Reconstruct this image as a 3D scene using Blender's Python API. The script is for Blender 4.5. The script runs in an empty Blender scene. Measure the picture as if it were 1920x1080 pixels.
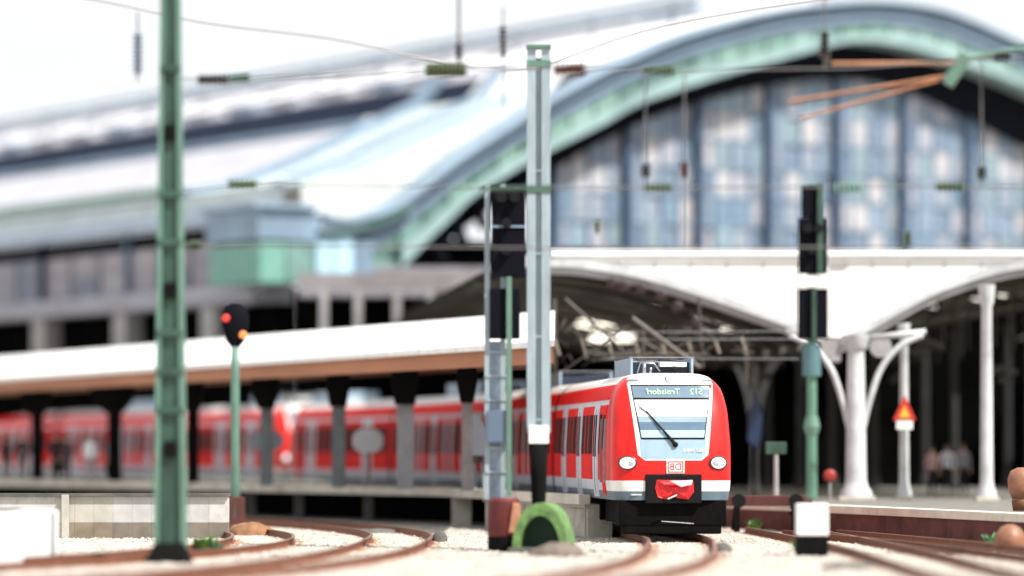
import bpy, bmesh, math, random
from mathutils import Vector, Matrix
random.seed(7)
R = math.radians
sc = bpy.context.scene
# ------------------------------------------------------------------ camera, world, sun, exposure
CAMH, F, HOR = 2.1, 7000.0, 845.0            # eye height, focal length in photo pixels, horizon row
cam_d = bpy.data.cameras.new('camera'); cam = bpy.data.objects.new('camera', cam_d)
sc.collection.objects.link(cam); sc.camera = cam
cam.location = (0, 0, CAMH); cam.rotation_euler = (R(90), 0, 0)
cam_d.sensor_width = 36; cam_d.lens = 36*F/1920; cam_d.shift_y = (HOR-540)/1920
cam_d.clip_end = 9000; cam_d.clip_start = 1
cam_d.dof.use_dof = True; cam_d.dof.focus_distance = 94.8; cam_d.dof.aperture_fstop = cam_d.lens/1000/0.82
cam_d.dof.aperture_blades = 0
w = bpy.data.worlds.new('World'); sc.world = w; w.use_nodes = True
nt = w.node_tree; nt.nodes.clear()
sky = nt.nodes.new('ShaderNodeTexSky'); sky.sky_type = 'NISHITA'; sky.sun_disc = False
SUN_EL, SUN_AZ = R(52), math.atan2(0.80, -0.60)      # azimuth measured from +Y towards +X
sky.sun_elevation = SUN_EL; sky.sun_rotation = SUN_AZ; sky.air_density = 1.0; sky.dust_density = 2.2; sky.ozone_density = 1.5
bg = nt.nodes.new('ShaderNodeBackground'); bg.inputs[1].default_value = 0.10
ou = nt.nodes.new('ShaderNodeOutputWorld')
tcw = nt.nodes.new('ShaderNodeTexCoord'); nzw = nt.nodes.new('ShaderNodeTexNoise'); nzw.inputs['Scale'].default_value = 1.6; nzw.inputs['Detail'].default_value = 5
mpw = nt.nodes.new('ShaderNodeMapping'); mpw.inputs['Scale'].default_value = (1, 1, 2.5)
nt.links.new(tcw.outputs['Generated'], mpw.inputs[0]); nt.links.new(mpw.outputs[0], nzw.inputs['Vector'])
crw = nt.nodes.new('ShaderNodeMapRange'); crw.inputs[1].default_value = .25; crw.inputs[2].default_value = .6; crw.inputs[3].default_value = .55; crw.inputs[4].default_value = 1.0
nt.links.new(nzw.outputs[0], crw.inputs[0])
mxw = nt.nodes.new('ShaderNodeMix'); mxw.data_type = 'RGBA'; mxw.inputs[7].default_value = (6.1, 6.2, 6.35, 1)      # thin bright cloud over the whole sky
nt.links.new(crw.outputs[0], mxw.inputs[0]); nt.links.new(sky.outputs[0], mxw.inputs[6]); nt.links.new(mxw.outputs[2], bg.inputs[0]); nt.links.new(bg.outputs[0], ou.inputs[0])
sl = bpy.data.lights.new('sun', 'SUN'); sl.energy = 4.6; sl.angle = R(0.5); sl.color = (1, .955, .89)
so = bpy.data.objects.new('sun', sl); sc.collection.objects.link(so)
sd = Vector((math.sin(SUN_AZ)*math.cos(SUN_EL), math.cos(SUN_AZ)*math.cos(SUN_EL), math.sin(SUN_EL)))
so.rotation_euler = sd.to_track_quat('Z', 'Y').to_euler()
sc.view_settings.view_transform = 'Standard'; sc.view_settings.look = 'None'
sc.view_settings.gamma = 1; sc.view_settings.use_curve_mapping = False
sc.view_settings.exposure = 0.80
# ------------------------------------------------------------------ helpers
def W(px, py, Y): return Vector(((px-960)/F*Y, Y, CAMH+(HOR-py)/F*Y))
def XY(px, Y): return ((px-960)/F*Y, Y)
def ZZ(py, Y): return CAMH+(HOR-py)/F*Y
MATS = {}
def mat(name, col, rough=.6, metal=0, var=.0, scale=2.0, bump=0.0, spec=.5, rnd=None, coat=0, detail=5, stretch=None):
    if name in MATS: return MATS[name]
    m = bpy.data.materials.new(name); m.use_nodes = True; MATS[name] = m
    t = m.node_tree; b = t.nodes['Principled BSDF']
    b.inputs['Roughness'].default_value = rough; b.inputs['Metallic'].default_value = metal
    b.inputs['Specular IOR Level'].default_value = spec; b.inputs['Coat Weight'].default_value = coat
    b.inputs['Coat Roughness'].default_value = .08
    b.inputs['Base Color'].default_value = (*col, 1)
    m.diffuse_color = (*col, 1)
    if var or bump or rnd:
        tc = t.nodes.new('ShaderNodeTexCoord'); mp = t.nodes.new('ShaderNodeMapping')
        t.links.new(tc.outputs['Object'], mp.inputs[0])
        if stretch: mp.inputs['Scale'].default_value = stretch
        n = t.nodes.new('ShaderNodeTexNoise'); n.inputs['Scale'].default_value = scale; n.inputs['Detail'].default_value = detail
        n.inputs['Roughness'].default_value = .65
        t.links.new(mp.outputs[0], n.inputs['Vector'])
        src = None
        if rnd:
            oi = t.nodes.new('ShaderNodeObjectInfo'); cr = t.nodes.new('ShaderNodeValToRGB')
            cr.color_ramp.interpolation = 'CONSTANT'
            while len(cr.color_ramp.elements) < len(rnd): cr.color_ramp.elements.new(.5)
            for i, c in enumerate(rnd):
                e = cr.color_ramp.elements[i]; e.position = i/len(rnd); e.color = (*c, 1)
            t.links.new(oi.outputs['Random'], cr.inputs[0]); src = cr.outputs[0]
        if var:
            ramp = t.nodes.new('ShaderNodeMapRange'); ramp.inputs[1].default_value = .3; ramp.inputs[2].default_value = .7
            ramp.inputs[3].default_value = 1-var; ramp.inputs[4].default_value = 1+var*.6
            t.links.new(n.outputs[0], ramp.inputs[0])
            mx = t.nodes.new('ShaderNodeVectorMath'); mx.operation = 'SCALE'
            if src: t.links.new(src, mx.inputs[0])
            else: mx.inputs[0].default_value = col
            t.links.new(ramp.outputs[0], mx.inputs['Scale']); src = mx.outputs[0]
        if src: t.links.new(src, b.inputs['Base Color'])
        if bump:
            bp = t.nodes.new('ShaderNodeBump'); bp.inputs['Strength'].default_value = bump; bp.inputs['Distance'].default_value = .05
            t.links.new(n.outputs[0], bp.inputs['Height']); t.links.new(bp.outputs[0], b.inputs['Normal'])
    return m
def emit(name, col, s):
    m = bpy.data.materials.new(name); m.use_nodes = True; b = m.node_tree.nodes['Principled BSDF']
    b.inputs['Base Color'].default_value = (*col, 1); b.inputs['Emission Color'].default_value = (*col, 1)
    b.inputs['Emission Strength'].default_value = s; return m
class MB:
    def __init__(s): s.v = []; s.f = []; s.m = []
    def add(s, vs, fs, mi=0):
        o = len(s.v); s.v += [tuple(v) for v in vs]
        for f in fs: s.f.append(tuple(i+o for i in f)); s.m.append(mi)
        return s
    def box(s, x0, x1, y0, y1, z0, z1, mi=0, M=None):
        vs = [Vector((x, y, z)) for z in (z0, z1) for y in (y0, y1) for x in (x0, x1)]
        if M: vs = [M @ v for v in vs]
        return s.add(vs, [(0,2,3,1),(4,5,7,6),(0,1,5,4),(1,3,7,5),(3,2,6,7),(2,0,4,6)], mi)
    def tube(s, pts, r, n=8, mi=0, caps=True):
        pts = [Vector(p) for p in pts]; k = len(pts); rs = r if isinstance(r, (list, tuple)) else [r]*k
        vs = []; fs = []
        for i, p in enumerate(pts):
            d = (pts[min(i+1, k-1)]-pts[max(i-1, 0)]).normalized()
            a = d.cross(Vector((0,0,1))); a = a.normalized() if a.length > .05 else Vector((1,0,0)); a = (a - d*a.dot(d)).normalized()
            b = a.cross(d)
            for j in range(n):
                t = 2*math.pi*j/n; vs.append(p + rs[i]*(a*math.cos(t)+b*math.sin(t)))
        for i in range(k-1):
            for j in range(n):
                fs.append((i*n+j, i*n+(j+1)%n, (i+1)*n+(j+1)%n, (i+1)*n+j))
        if caps: fs.append(tuple(range(n))[::-1]); fs.append(tuple(range((k-1)*n, k*n)))
        return s.add(vs, fs, mi)
    def lathe(s, prof, n=20, mi=0, M=None, sx=1, sy=1):
        vs = []; fs = []
        for (r, z) in prof:
            for j in range(n):
                t = 2*math.pi*j/n; v = Vector((r*math.cos(t)*sx, r*math.sin(t)*sy, z)); vs.append(M @ v if M else v)
        for i in range(len(prof)-1):
            for j in range(n): fs.append((i*n+j, i*n+(j+1)%n, (i+1)*n+(j+1)%n, (i+1)*n+j))
        fs.append(tuple(range(n))[::-1]); fs.append(tuple(range((len(prof)-1)*n, len(prof)*n)))
        return s.add(vs, fs, mi)
    def prism(s, poly, y0, y1, mi=0, M=None):      # poly in (x,z), extruded in y
        n = len(poly); vs = [Vector((x, y0, z)) for x, z in poly]+[Vector((x, y1, z)) for x, z in poly]
        if M: vs = [M @ v for v in vs]
        return s.add(vs, [tuple(range(n)), tuple(range(2*n-1, n-1, -1))]+[(i, n+i, n+(i+1)%n, (i+1)%n) for i in range(n)], mi)
    def plan(s, poly, z0, z1, mi=0):               # poly in (x,y)
        n = len(poly); vs = [(x, y, z0) for x, y in poly]+[(x, y, z1) for x, y in poly]
        return s.add(vs, [tuple(range(n))[::-1], tuple(range(n, 2*n))]+[(i, (i+1)%n, n+(i+1)%n, n+i) for i in range(n)], mi)
    def build(s, name, mats, parent=None, smooth=False, bevel=0, loc=None, auto=None, fix=True):
        me = bpy.data.meshes.new(name); me.from_pydata(s.v, [], s.f)
        mats = mats if isinstance(mats, (list, tuple)) else [mats]
        for m in mats: me.materials.append(m)
        for p, mi in zip(me.polygons, s.m): p.material_index = mi
        if fix:
            b = bmesh.new(); b.from_mesh(me); bmesh.ops.recalc_face_normals(b, faces=b.faces)
            if bevel:
                bmesh.ops.remove_doubles(b, verts=b.verts, dist=1e-5)
                es = [e for e in b.edges if len(e.link_faces) == 2 and e.calc_face_angle(0) > .6]
                bmesh.ops.bevel(b, geom=es, offset=bevel, segments=2, profile=.6, affect='EDGES', clamp_overlap=True)
            b.to_mesh(me); b.free()
        if smooth:
            me.shade_smooth()
            if auto: me.set_sharp_from_angle(angle=R(auto))
        o = bpy.data.objects.new(name, me); sc.collection.objects.link(o)
        if parent: o.parent = parent
        if loc: o.location = loc
        return o
def tag(o, label=None, cat=None, group=None, kind=None):
    if label: o['label'] = label
    if cat: o['category'] = cat
    if group: o['group'] = group
    if kind: o['kind'] = kind
    return o
def thing(name, loc, label, cat, rz=0, group=None):
    o = bpy.data.objects.new(name, None); sc.collection.objects.link(o); o.empty_display_size = .3
    o.location = loc; o.rotation_euler = (0, 0, rz); return tag(o, label, cat, group)
def kids(o): return list(o.children)
def copy_tree(o, parent=None):
    ch = kids(o); c = o.copy(); sc.collection.objects.link(c)
    if parent: c.parent = parent
    for k in ch: copy_tree(k, c)
    return c
def catmull(pts, n=6):
    out = []
    for i in range(len(pts)-1):
        p0 = pts[max(i-1, 0)]; p1 = pts[i]; p2 = pts[i+1]; p3 = pts[min(i+2, len(pts)-1)]
        for k in range(n):
            t = k/n
            out.append(tuple(.5*((2*b)+(-a+c)*t+(2*a-5*b+4*c-d)*t*t+(-a+3*b-3*c+d)*t**3) for a, b, c, d in zip(p0, p1, p2, p3)))
    out.append(tuple(pts[-1])); return out
def yat(curve, x):
    for a, b in zip(curve, curve[1:]):
        if a[0] <= x <= b[0]: t = (x-a[0])/(b[0]-a[0]+1e-9); return a[1]+t*(b[1]-a[1])
    return curve[0][1] if x < curve[0][0] else curve[-1][1]
def text_mesh(body, size, mirror, name, m, parent, M, ext=.002):
    cu = bpy.data.curves.new(name, 'FONT'); cu.body = body; cu.size = size; cu.extrude = ext; cu.align_x = 'CENTER'; cu.align_y = 'CENTER'
    cu.resolution_u = 3
    to = bpy.data.objects.new(name+'_c', cu); sc.collection.objects.link(to)
    bpy.context.view_layer.update()
    me = bpy.data.meshes.new_from_object(to.evaluated_get(bpy.context.evaluated_depsgraph_get()))
    bpy.data.objects.remove(to)
    if mirror: me.transform(Matrix.Scale(-1, 4, (1,0,0))); me.flip_normals()
    me.transform(M); me.materials.clear(); me.materials.append(m)
    o = bpy.data.objects.new(name, me); sc.collection.objects.link(o); o.parent = parent; return o
# ------------------------------------------------------------------ materials
red = mat('signal red paint', (.72, .010, .007), .42, var=.24, scale=2.2, coat=.22, spec=.3, stretch=(1.5, 1.5, .45))
redside = mat('side red paint', (.76, .007, .006), .60, var=.22, scale=2.0, spec=.12, stretch=(1.5, 1.5, .45))
pale = mat('pale grey paint', (.56, .58, .64), .5, var=.12, scale=2)
white = mat('white paint', (.80, .80, .775), .4, var=.22, scale=3, stretch=(1.5, 1.5, .5))
tgrey = mat('blue grey paint', (.10, .145, .18), .45, var=.2, scale=3)
panel = mat('light blue grey panel', (.28, .40, .50), .35, var=.12, scale=2.5)
black = mat('black rubber', (.004, .004, .005), .7, spec=.2, var=.3, scale=6)
under = mat('underframe grime', (.004, .0035, .0035), .9, var=.5, scale=3, bump=.4, spec=.1)
glassd = mat('dark window glass', (.006, .006, .007), .55, spec=.06)
steel = mat('bare steel', (.35, .36, .38), .35, .8, var=.2, scale=5)
roofg = mat('painted roof glare', (.72, .70, .68), .4, var=.12, scale=1.3)  # pale roof tone paints in the glare on top
rust = mat('rusty rail', (.20, .075, .040), .65, .2, var=.4, scale=6, bump=.3)
railtop = mat('worn rail head', (.30, .20, .15), .35, .6, var=.3, scale=4)
ballast = mat('pale ballast', (.47, .43, .385), .95, var=.42, scale=.9, bump=.9, detail=9)
rballast = mat('rust stained ballast', (.33, .20, .13), .95, var=.4, scale=3, bump=.9, detail=9)
concrete = mat('light concrete', (.52, .49, .42), .85, var=.25, scale=1.5, bump=.3)
wconc = mat('whitewashed concrete', (.80, .80, .79), .7, var=.10, scale=1.2, bump=.2)
dconc = mat('dark stained concrete', (.10, .095, .085), .9, var=.4, scale=1.5, bump=.4)
asphalt = mat('platform paving', (.16, .155, .135), .9, var=.25, scale=2)
greenp = mat('green painted steel', (.026, .070, .046), .5, var=.55, scale=3.0, stretch=(1, 1, .25))
lgreen = mat('pale green painted steel', (.10, .195, .15), .5, var=.25, scale=3, stretch=(1, 1, .3))
lblue = mat('galvanised steel', (.29, .36, .40), .5, .1, var=.25, scale=3, stretch=(1, 1, .25))
boardm = mat('matt black board', (.003, .0035, .007), .8, spec=.1, var=.3, scale=3)
copper = mat('verdigris copper', (.13, .30, .225), .6, var=.35, scale=.9, rnd=[(.13,.25,.20), (.17,.30,.25), (.08,.16,.14), (.20,.32,.29), (.13,.24,.22)])
paleteal = mat('pale verdigris sheet', (.44, .50, .50), .6, var=.2, scale=.3)
bluegrey = mat('blue grey zinc', (.18, .26, .345), .5, var=.35, scale=.35)
dzinc = mat('dark zinc band', (.008, .015, .036), .8, spec=.15, var=.3, scale=.4)
lav = mat('weathered roof sheet', (.40, .40, .44), .8, var=.22, scale=.5, spec=.2)
lroof = mat('bright roof sheet', (.78, .78, .79), .6, var=.08, scale=.3)
voidm = mat('gap black steel', (.004, .005, .009), .9, spec=.1, var=.4, scale=.6)  # near-black steel, the darkness of gaps and recess painted in
dusky = mat('painted interior gloom', (.003, .003, .003), .95, spec=0, var=.5, scale=.5)  # near-black stands for the darkness deep inside, put into the colour
wallg = mat('grey flank glazing', (.13, .14, .18), .3, var=.5, scale=.25)
brownf = mat('brown canopy fascia', (.36, .15, .075), .7, var=.25, scale=.8, stretch=(.2, .2, 1))
whiteroof = mat('white canopy sheet', (.80, .80, .78), .6, var=.16, scale=.9, stretch=(2, .5, 1))
graym = mat('grey moulded iron', (.30, .29, .29), .6, var=.3, scale=1.2)
whitei = mat('white painted iron', (.52, .535, .54), .6, var=.28, scale=1.5)
brick = mat('soot red brick', (.11, .035, .028), .9, var=.6, scale=1.3, bump=.4)
pane_m = mat('glass with painted reflections', (.3, .35, .4), .3, var=.55, scale=1.3, spec=.6,
             rnd=[(.22,.29,.37), (.27,.31,.36), (.23,.32,.38), (.16,.22,.29), (.44,.44,.46), (.22,.30,.33), (.36,.37,.42), (.16,.24,.32), (.26,.30,.36), (.46,.45,.46)])  # random pane tones paint in the mottled reflections
mullm = mat('blue mullion steel', (.085, .14, .24), .5, var=.2, scale=1)
olive = mat('olive glazed insulator', (.045, .075, .025), .3, var=.2, scale=6)
brownins = mat('brown glazed insulator', (.07, .02, .012), .25, var=.2, scale=6)
wirem = mat('old wire', (.13, .13, .13), .6, .3)
coppert = mat('copper brown tube', (.38, .17, .09), .5, .2, var=.3, scale=3)
leaf = mat('fresh leaves', (.09, .20, .03), .6, var=.5, scale=8)
skin = mat('skin', (.50, .30, .22), .6); hairm = mat('dark hair', (.02, .014, .01), .6)
# ------------------------------------------------------------------ ground and tracks
MB().add([(-1500, -300, -.19), (1500, -300, -.19), (1500, 4000, -.19), (-1500, 4000, -.19)], [(0,1,2,3)]).build('ground', ballast, fix=False)['kind'] = 'structure'
def stones():
    rs = random.Random(21); V = []; Fc = []
    def put(x, y, r_):
        o = len(V); a = rs.uniform(0, 6.28); c, s_ = math.cos(a)*r_, math.sin(a)*r_; h_ = r_*rs.uniform(.5, .9); z = -.19
        V.extend([(x+c, y+s_, z), (x-s_, y+c, z), (x-c*.9, y-s_*.9, z), (x+s_*1.1, y-c*1.1, z), (x+c*.5, y+s_*.4, z+h_), (x-c*.4, y-s_*.5, z+h_*.85)])
        Fc.extend([(o, o+1, o+4), (o+1, o+5, o+4), (o+1, o+2, o+5), (o+2, o+3, o+5), (o+3, o+4, o+5), (o+3, o, o+4)])
    for i in range(52000):
        y = 60+50*rs.random()**1.5; x = rs.uniform(-.155, .155)*y
        put(x, y, rs.uniform(.025, .065))
    m_ = bpy.data.meshes.new('ballast_stones'); m_.from_pydata(V, [], Fc); m_.materials.append(mat('ballast stone', (.46, .42, .375), .95, var=.55, scale=2.5))
    o = bpy.data.objects.new('ballast_stones', m_); sc.collection.objects.link(o); o['kind'] = 'stuff'; o['label'] = 'loose pale ballast stones lying between the tracks'
stones()
def offset_path(path, off):
    out = []
    for i, p in enumerate(path):
        a = Vector(path[max(i-1, 0)]); b = Vector(path[min(i+1, len(path)-1)]); d = (b-a).normalized()
        out.append((p[0]+d.y*off, p[1]-d.x*off))
    return out
def sweep(mb, path, prof, mi=0):          # prof: list of (offset, z)
    n = len(prof); vs = []; fs = []
    offs = [offset_path(path, o) for o, z in prof]
    for i in range(len(path)):
        for j in range(n): vs.append((offs[j][i][0], offs[j][i][1], prof[j][1]))
    for i in range(len(path)-1):
        for j in range(n): fs.append((i*n+j, i*n+(j+1)%n, (i+1)*n+(j+1)%n, (i+1)*n+j))
    fs += [tuple(range(n)), tuple(range((len(path)-1)*n, len(path)*n))[::-1]]
    mb.add(vs, fs, mi)
RP = [(-.07,-.17),(.07,-.17),(.07,-.155),(.012,-.135),(.012,-.045),(.036,-.035),(.036,0),(-.036,0),(-.036,-.035),(-.012,-.045),(-.012,-.135),(-.07,-.155)]
SLEEP = None
def track(path, label, sl=.65):
    global SLEEP
    path = catmull(path, 10)
    t = thing('railway_track', (0,0,0), label, 'track', 0, 'railway tracks')
    for s in (-1, 1):
        mb = MB(); pp = offset_path(path, s*.7535); sweep(mb, pp, RP); r = mb.build('rail', [rust, railtop], t)
        for p in r.data.polygons:
            if p.normal.z > .9 and p.center.z > -.01: p.material_index = 1
        mb = MB(); sweep(mb, pp, [(-.30,-.188),(.30,-.188),(.24,-.166),(-.24,-.166)]); mb.build('rust_stained_ballast', rballast, t)
    d = 0; last = Vector(path[0]); nxt = 0; cnt = 0
    for i in range(1, len(path)):
        a = Vector(path[i-1]); b = Vector(path[i]); L = (b-a).length
        while nxt <= d+L and cnt < 150:
            p = a+(b-a)*((nxt-d)/L); ang = math.atan2((b-a).y, (b-a).x)
            if SLEEP is None:
                o = MB().box(-.13, .13, -1.3, 1.3, -.19, -.168).build('sleeper', concrete, t); SLEEP = o
            else: o = SLEEP.copy(); sc.collection.objects.link(o); o.parent = t
            o.location = (p.x, p.y, 0); o.rotation_euler = (0, 0, ang); nxt += sl; cnt += 1
        d += L
    return t
main_path = [(-16, 20), (-8, 38), (-3.2, 50), (.2, 59), (2.1, 67), (3.2, 75), (3.75, 83), (3.98, 92), (3.0, 104), (1.9, 113), (-.6, 128), (-6, 148), (-16, 172), (-32, 196)]
track(main_path, 'rusty curved track the sharp red train is standing on')
track([(-34, 36), (-20, 46), (-12, 53), (-7.6, 60), (-4.9, 68), (-3.35, 77), (-2.75, 88), (-3.1, 98), (-5.2, 108), (-9, 117), (-16, 131), (-26, 150)], 'brown rails bending like a hairpin below the left platform')
track([(-38, 50), (-22, 58), (-13, 66), (-8.8, 74), (-6.4, 84), (-6.2, 93), (-7.6, 101), (-10.5, 108), (-17, 120)], 'inner curved rails nearest the green mast and beige wall')
track([(9.6, 30), (8.4, 50), (8.0, 64), (8.05, 80), (7.7, 92), (7.2, 103)], 'dark rails running along the red brick platform wall at right')
track([(13.5, 30), (12.2, 50), (11.6, 62), (11.2, 74), (10.3, 84), (8.8, 94), (7.9, 99)], 'second dark track merging at the right edge of the photo')
# ------------------------------------------------------------------ the trains
NC = 3.4
def hw(z):
    return yat([(.3, 1.30), (.85, 1.44), (1.3, 1.50), (2.2, 1.51), (3.1, 1.46), (3.45, 1.39), (3.65, 1.31), (3.82, 1.18), (3.93, 1.04), (4.0, .88), (4.03, .66)], z)
def yf(z):       # nose rake
    return yat([(.3, -.12), (.85, -.02), (1.4, 0), (1.9, -.03), (2.4, -.11), (3.0, -.27), (3.5, -.46), (3.8, -.56), (3.93, -.64), (4.0, -.76), (4.03, -1.0)], z)
def front_y(x, z, off=0):
    q = min(.9999, abs(x)/hw(z)); A = .75
    return yf(z)-A+A*(1-q**NC)**(1/NC)+off
ZR = [.88, 1.10, 1.36, 1.6, 1.9, 2.15, 2.4, 2.7, 3.0, 3.15, 3.25, 3.38, 3.5, 3.65, 3.76, 3.86, 3.93, 3.98, 4.01, 4.03]
def patch(parent, name, m, top, bot, off, th=.012, nx=14, nz=7, rad=0.0):
    """top/bot = (z, x_left, x_right) in the front plane; follows the nose surface"""
    mb = MB(); vs = []; fs = []
    for layer in (0, 1):
        for i in range(nz+1):
            t = i/nz; z = bot[0]+(top[0]-bot[0])*t; xl = bot[1]+(top[1]-bot[1])*t; xr = bot[2]+(top[2]-bot[2])*t
            if rad:
                e = min(z-bot[0], 9)
                if e < rad: c = rad-math.sqrt(max(0, rad*rad-(rad-e)**2)); xl -= c*(1 if xl > 0 else -1); xr += c*(1 if xr < 0 else -1)
            for j in range(nx+1):
                x = xl+(xr-xl)*j/nx; vs.append((x, front_y(x, z, off-layer*th), z))
    N = (nx+1)*(nz+1)
    for i in range(nz):
        for j in range(nx):
            a = i*(nx+1)+j; q = (a, a+1, a+nx+2, a+nx+1); fs.append(q); fs.append(tuple(N+k for k in q[::-1]))
    rim = [j for j in range(nx+1)]+[i*(nx+1)+nx for i in range(1, nz+1)]+[nz*(nx+1)+j for j in range(nx-1, -1, -1)]+[i*(nx+1) for i in range(nz-1, 0, -1)]
    for a, b in zip(rim, rim[1:]+rim[:1]): fs.append((a, b, b+N, a+N))
    mb.add(vs, fs); return mb.build(name, m, parent, smooth=True, auto=40)
def car_shell(parent, L, cab, name='car_body'):
    """body from y=0 (front) to -L; returns shell object"""
    vs = []; fs = []; ms = []
    ys_side = []
    nA = 15
    rows = []
    for z in ZR:
        row = []
        h = hw(z)
        if cab:
            row.append((h, -L)); row.append((h, -1.6))
            for i in range(nA*2+1):
                t = math.pi*i/(nA*2); c = math.cos(t); s_ = math.sin(t)
                x = h*math.copysign(abs(c)**(2/NC), c); y = yf(z)-.75+.75*abs(s_)**(2/NC)
                row.append((x, y))
            row.append((-h, -1.6)); row.append((-h, -L))
        else:
            row = [(h, -L), (h, 0), (-h, 0), (-h, -L)]
        rows.append(row)
    n = len(rows[0])
    for z, row in zip(ZR, rows):
        for x, y in row: vs.append((x, y, z))
    for i in range(len(ZR)-1):
        zc = (ZR[i]+ZR[i+1])/2
        for j in range(n-1):
            f = (i*n+j, i*n+j+1, (i+1)*n+j+1, (i+1)*n+j)
            side = (j == 0 or j == n-2)
            xm = abs((rows[i][j][0]+rows[i][j+1][0])/2)
            if side:
                mi = 1 if zc < 1.36 and zc > 1.1 else 3 if zc < 1.1 else 4 if zc > 3.8 else 6
                if 3.25 < zc < 3.38 : mi = 1
                if 1.1 < zc < 1.36: mi = 1  # white stripe turns pale grey on the sides, shade painted in
                if not cab and j == n-2 and False: mi = 0
            else:
                mi = 0
                if cab:
                    if 1.10 < zc < 1.36: mi = 2
                    elif zc < 1.10: mi = 3
                    if zc > 3.76 and xm < 1.08 - max(0, zc-3.9)*0: mi = 2
                    if zc > 3.98: mi = 4
                else:
                    mi = 5
            fs.append(f); ms.append(mi)
    # back cap + roof closing + front/bottom
    m = MB(); m.v = vs; m.f = fs; m.m = ms
    top = (len(ZR)-1)*n
    for j in range(n//2): 
        a, b = top+j, top+j+1; c, d = top+n-2-j, top+n-1-j
        if b < c: m.f.append((a, b, c, d)); m.m.append(4)
    for i in range(len(ZR)-1):
        m.f.append((i*n, (i+1)*n, (i+1)*n+n-1, i*n+n-1)); m.m.append(5)
    for j in range(n//2):
        a, b = j, j+1; c, d = n-2-j, n-1-j
        if b < c: m.f.append((d, c, b, a)); m.m.append(5)
    return m.build(name, [red, pale, white, tgrey, roofg, black, redside], parent, smooth=True, auto=35)
def side_parts(parent, L, doors, wins, cabdoor=False):
    for sx in (1, -1):
        def slab(name, y0, y1, z0, z1, m, pr=.012, par=parent, bev=.02):
            # follows the body side
            mb = MB(); zs = sorted({z0, z1, *[z for z in (.95, 1.1, 1.36, 1.9, 2.2, 2.6, 3.1, 3.25) if z0 < z < z1]})
            vs = []
            for z in zs:
                for off in (pr, -.03):
                    for y in (y0, y1): vs.append((sx*(hw(z)+off), y, z))
            fs = []
            for i in range(len(zs)-1):
                a = i*4; b = a+4
                fs += [(a, a+1, b+1, b), (a+2, b+2, b+3, a+3), (a, b, b+2, a+2), (a+1, a+3, b+3, b+1)]
            fs += [(0, 2, 3, 1)]; e = (len(zs)-1)*4; fs += [(e, e+1, e+3, e+2)]
            mb.add(vs, fs); return mb.build(name, m, par)
        for yc in doors:
            d = slab('door', yc-(.60 if cabdoor else .42), yc+(.60 if cabdoor else .42), .93, 3.30, pale, .010)
            for k in (-1, 1):
                lf = slab('door_leaf', yc+k*.25-.21, yc+k*.25+.21, 1.0, 3.18, pale, .024, d)
                slab('window', yc+k*.25-.11, yc+k*.25+.11, 1.95, 3.02, glassd, .032, d)
            slab('handrail', yc-.012, yc+.012, 1.0, 3.15, black, .030, d)
        for (y0, y1) in wins:
            p = slab('window', y0, y1, 2.02, 3.02, glassd, .014)
            q = slab('lower_panel', y0-.08, y1+.08, 1.38, 1.98, redside, .008)
            nn = max(1, round((y1-y0)/.8))
            for k in range(1, nn): yy = y0+(y1-y0)*k/nn; slab('window_bar', yy-.06, yy+.06, 2.02, 3.02, redside, .020, p)
        if not cabdoor:
            for (y0, y1) in wins:
                if y1-y0 > 2:
                    for q in (1/3, 2/3):
                        ym = y0+(y1-y0)*q; slab('pillar', ym-.13, ym+.13, 1.37, 3.24, pale, .030)
        if cabdoor:
            d = slab('cab_door', -2.42, -1.75, 1.0, 3.25, redside, .018)
            slab('window', -2.30, -1.87, 2.15, 3.0, glassd, .026, d)
            for yy in (-2.52, -1.66): slab('grab_rail', yy-.015, yy+.015, 1.3, 2.9, steel, .06, d)
        slab('gutter', -L+.1, -1.7 if cabdoor else -.1, 3.385, 3.42, black if 0 else redside, .035)
def roof_box(parent, y0, L, gear=True):
    b = MB()
    b.box(.74, .80, y0-L, y0, 3.98, 4.44); b.box(-.80, -.74, y0-L, y0, 3.98, 4.44)
    b.box(-.80, .80, y0-L, y0-L+.06, 3.99, 4.44)
    o = b.build('roof_equipment_screen', mat('screen blue grey', (.30, .40, .50), .4, var=.2, scale=3), parent, bevel=.01)
    MB().box(-.73, .73, y0-L+.07, y0-.35, 3.99, 4.34).build('equipment_case', mat('navy equipment', (.012, .02, .04), .5, var=.3, scale=4), o)
    MB().box(-.82, .82, y0-.12, y0+.01, 4.445, 4.47).build('top_rail', steel, o)
    if gear:
        g = MB().box(-.62, .06, y0-.3, y0+.06, 4.22, 4.33).build('heat_exchanger', white, o, bevel=.015)
        MB().lathe([(.085, 0), (.085, .03), (.05, .05), (.02, .05)], 16, M=Matrix.Translation((-.3, y0+.1, 4.14)) @ Matrix.Rotation(R(-90), 4, 'X')).build('horn', black, o)
        p = MB()
        p.tube([(.62, y0-.05, 4.05), (.55, y0, 4.32), (.2, y0+.02, 4.30), (.05, y0, 4.1)], .022)
        p.tube([(.45, y0, 4.02), (.45, y0, 4.3)], .05); p.tube([(.3, y0-.02, 4.02), (.28, y0, 4.2)], .035)
        p.tube([(.62, y0-.1, 4.36), (.1, y0-.1, 4.38)], .02)
        p.build('pipework', steel, o, smooth=True)
def bogie(parent, y):
    b = MB().box(-1.15, 1.15, y-1.5, y+1.5, .28, .86).build('bogie', under, parent, bevel=.03)
    for dy in (-1.1, 1.1):
        wmb = MB()
        for sx in (-.75, .75):
            wmb.lathe([(.16, -.07), (.44, -.06), (.44, .05), (.16, .07)], 20, M=Matrix.Translation((sx, y+dy, .44)) @ Matrix.Rotation(R(90), 4, 'Y'))
        wmb.tube([(-.75, y+dy, .44), (.75, y+dy, .44)], .09); wmb.build('wheelset', under, b)
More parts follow.
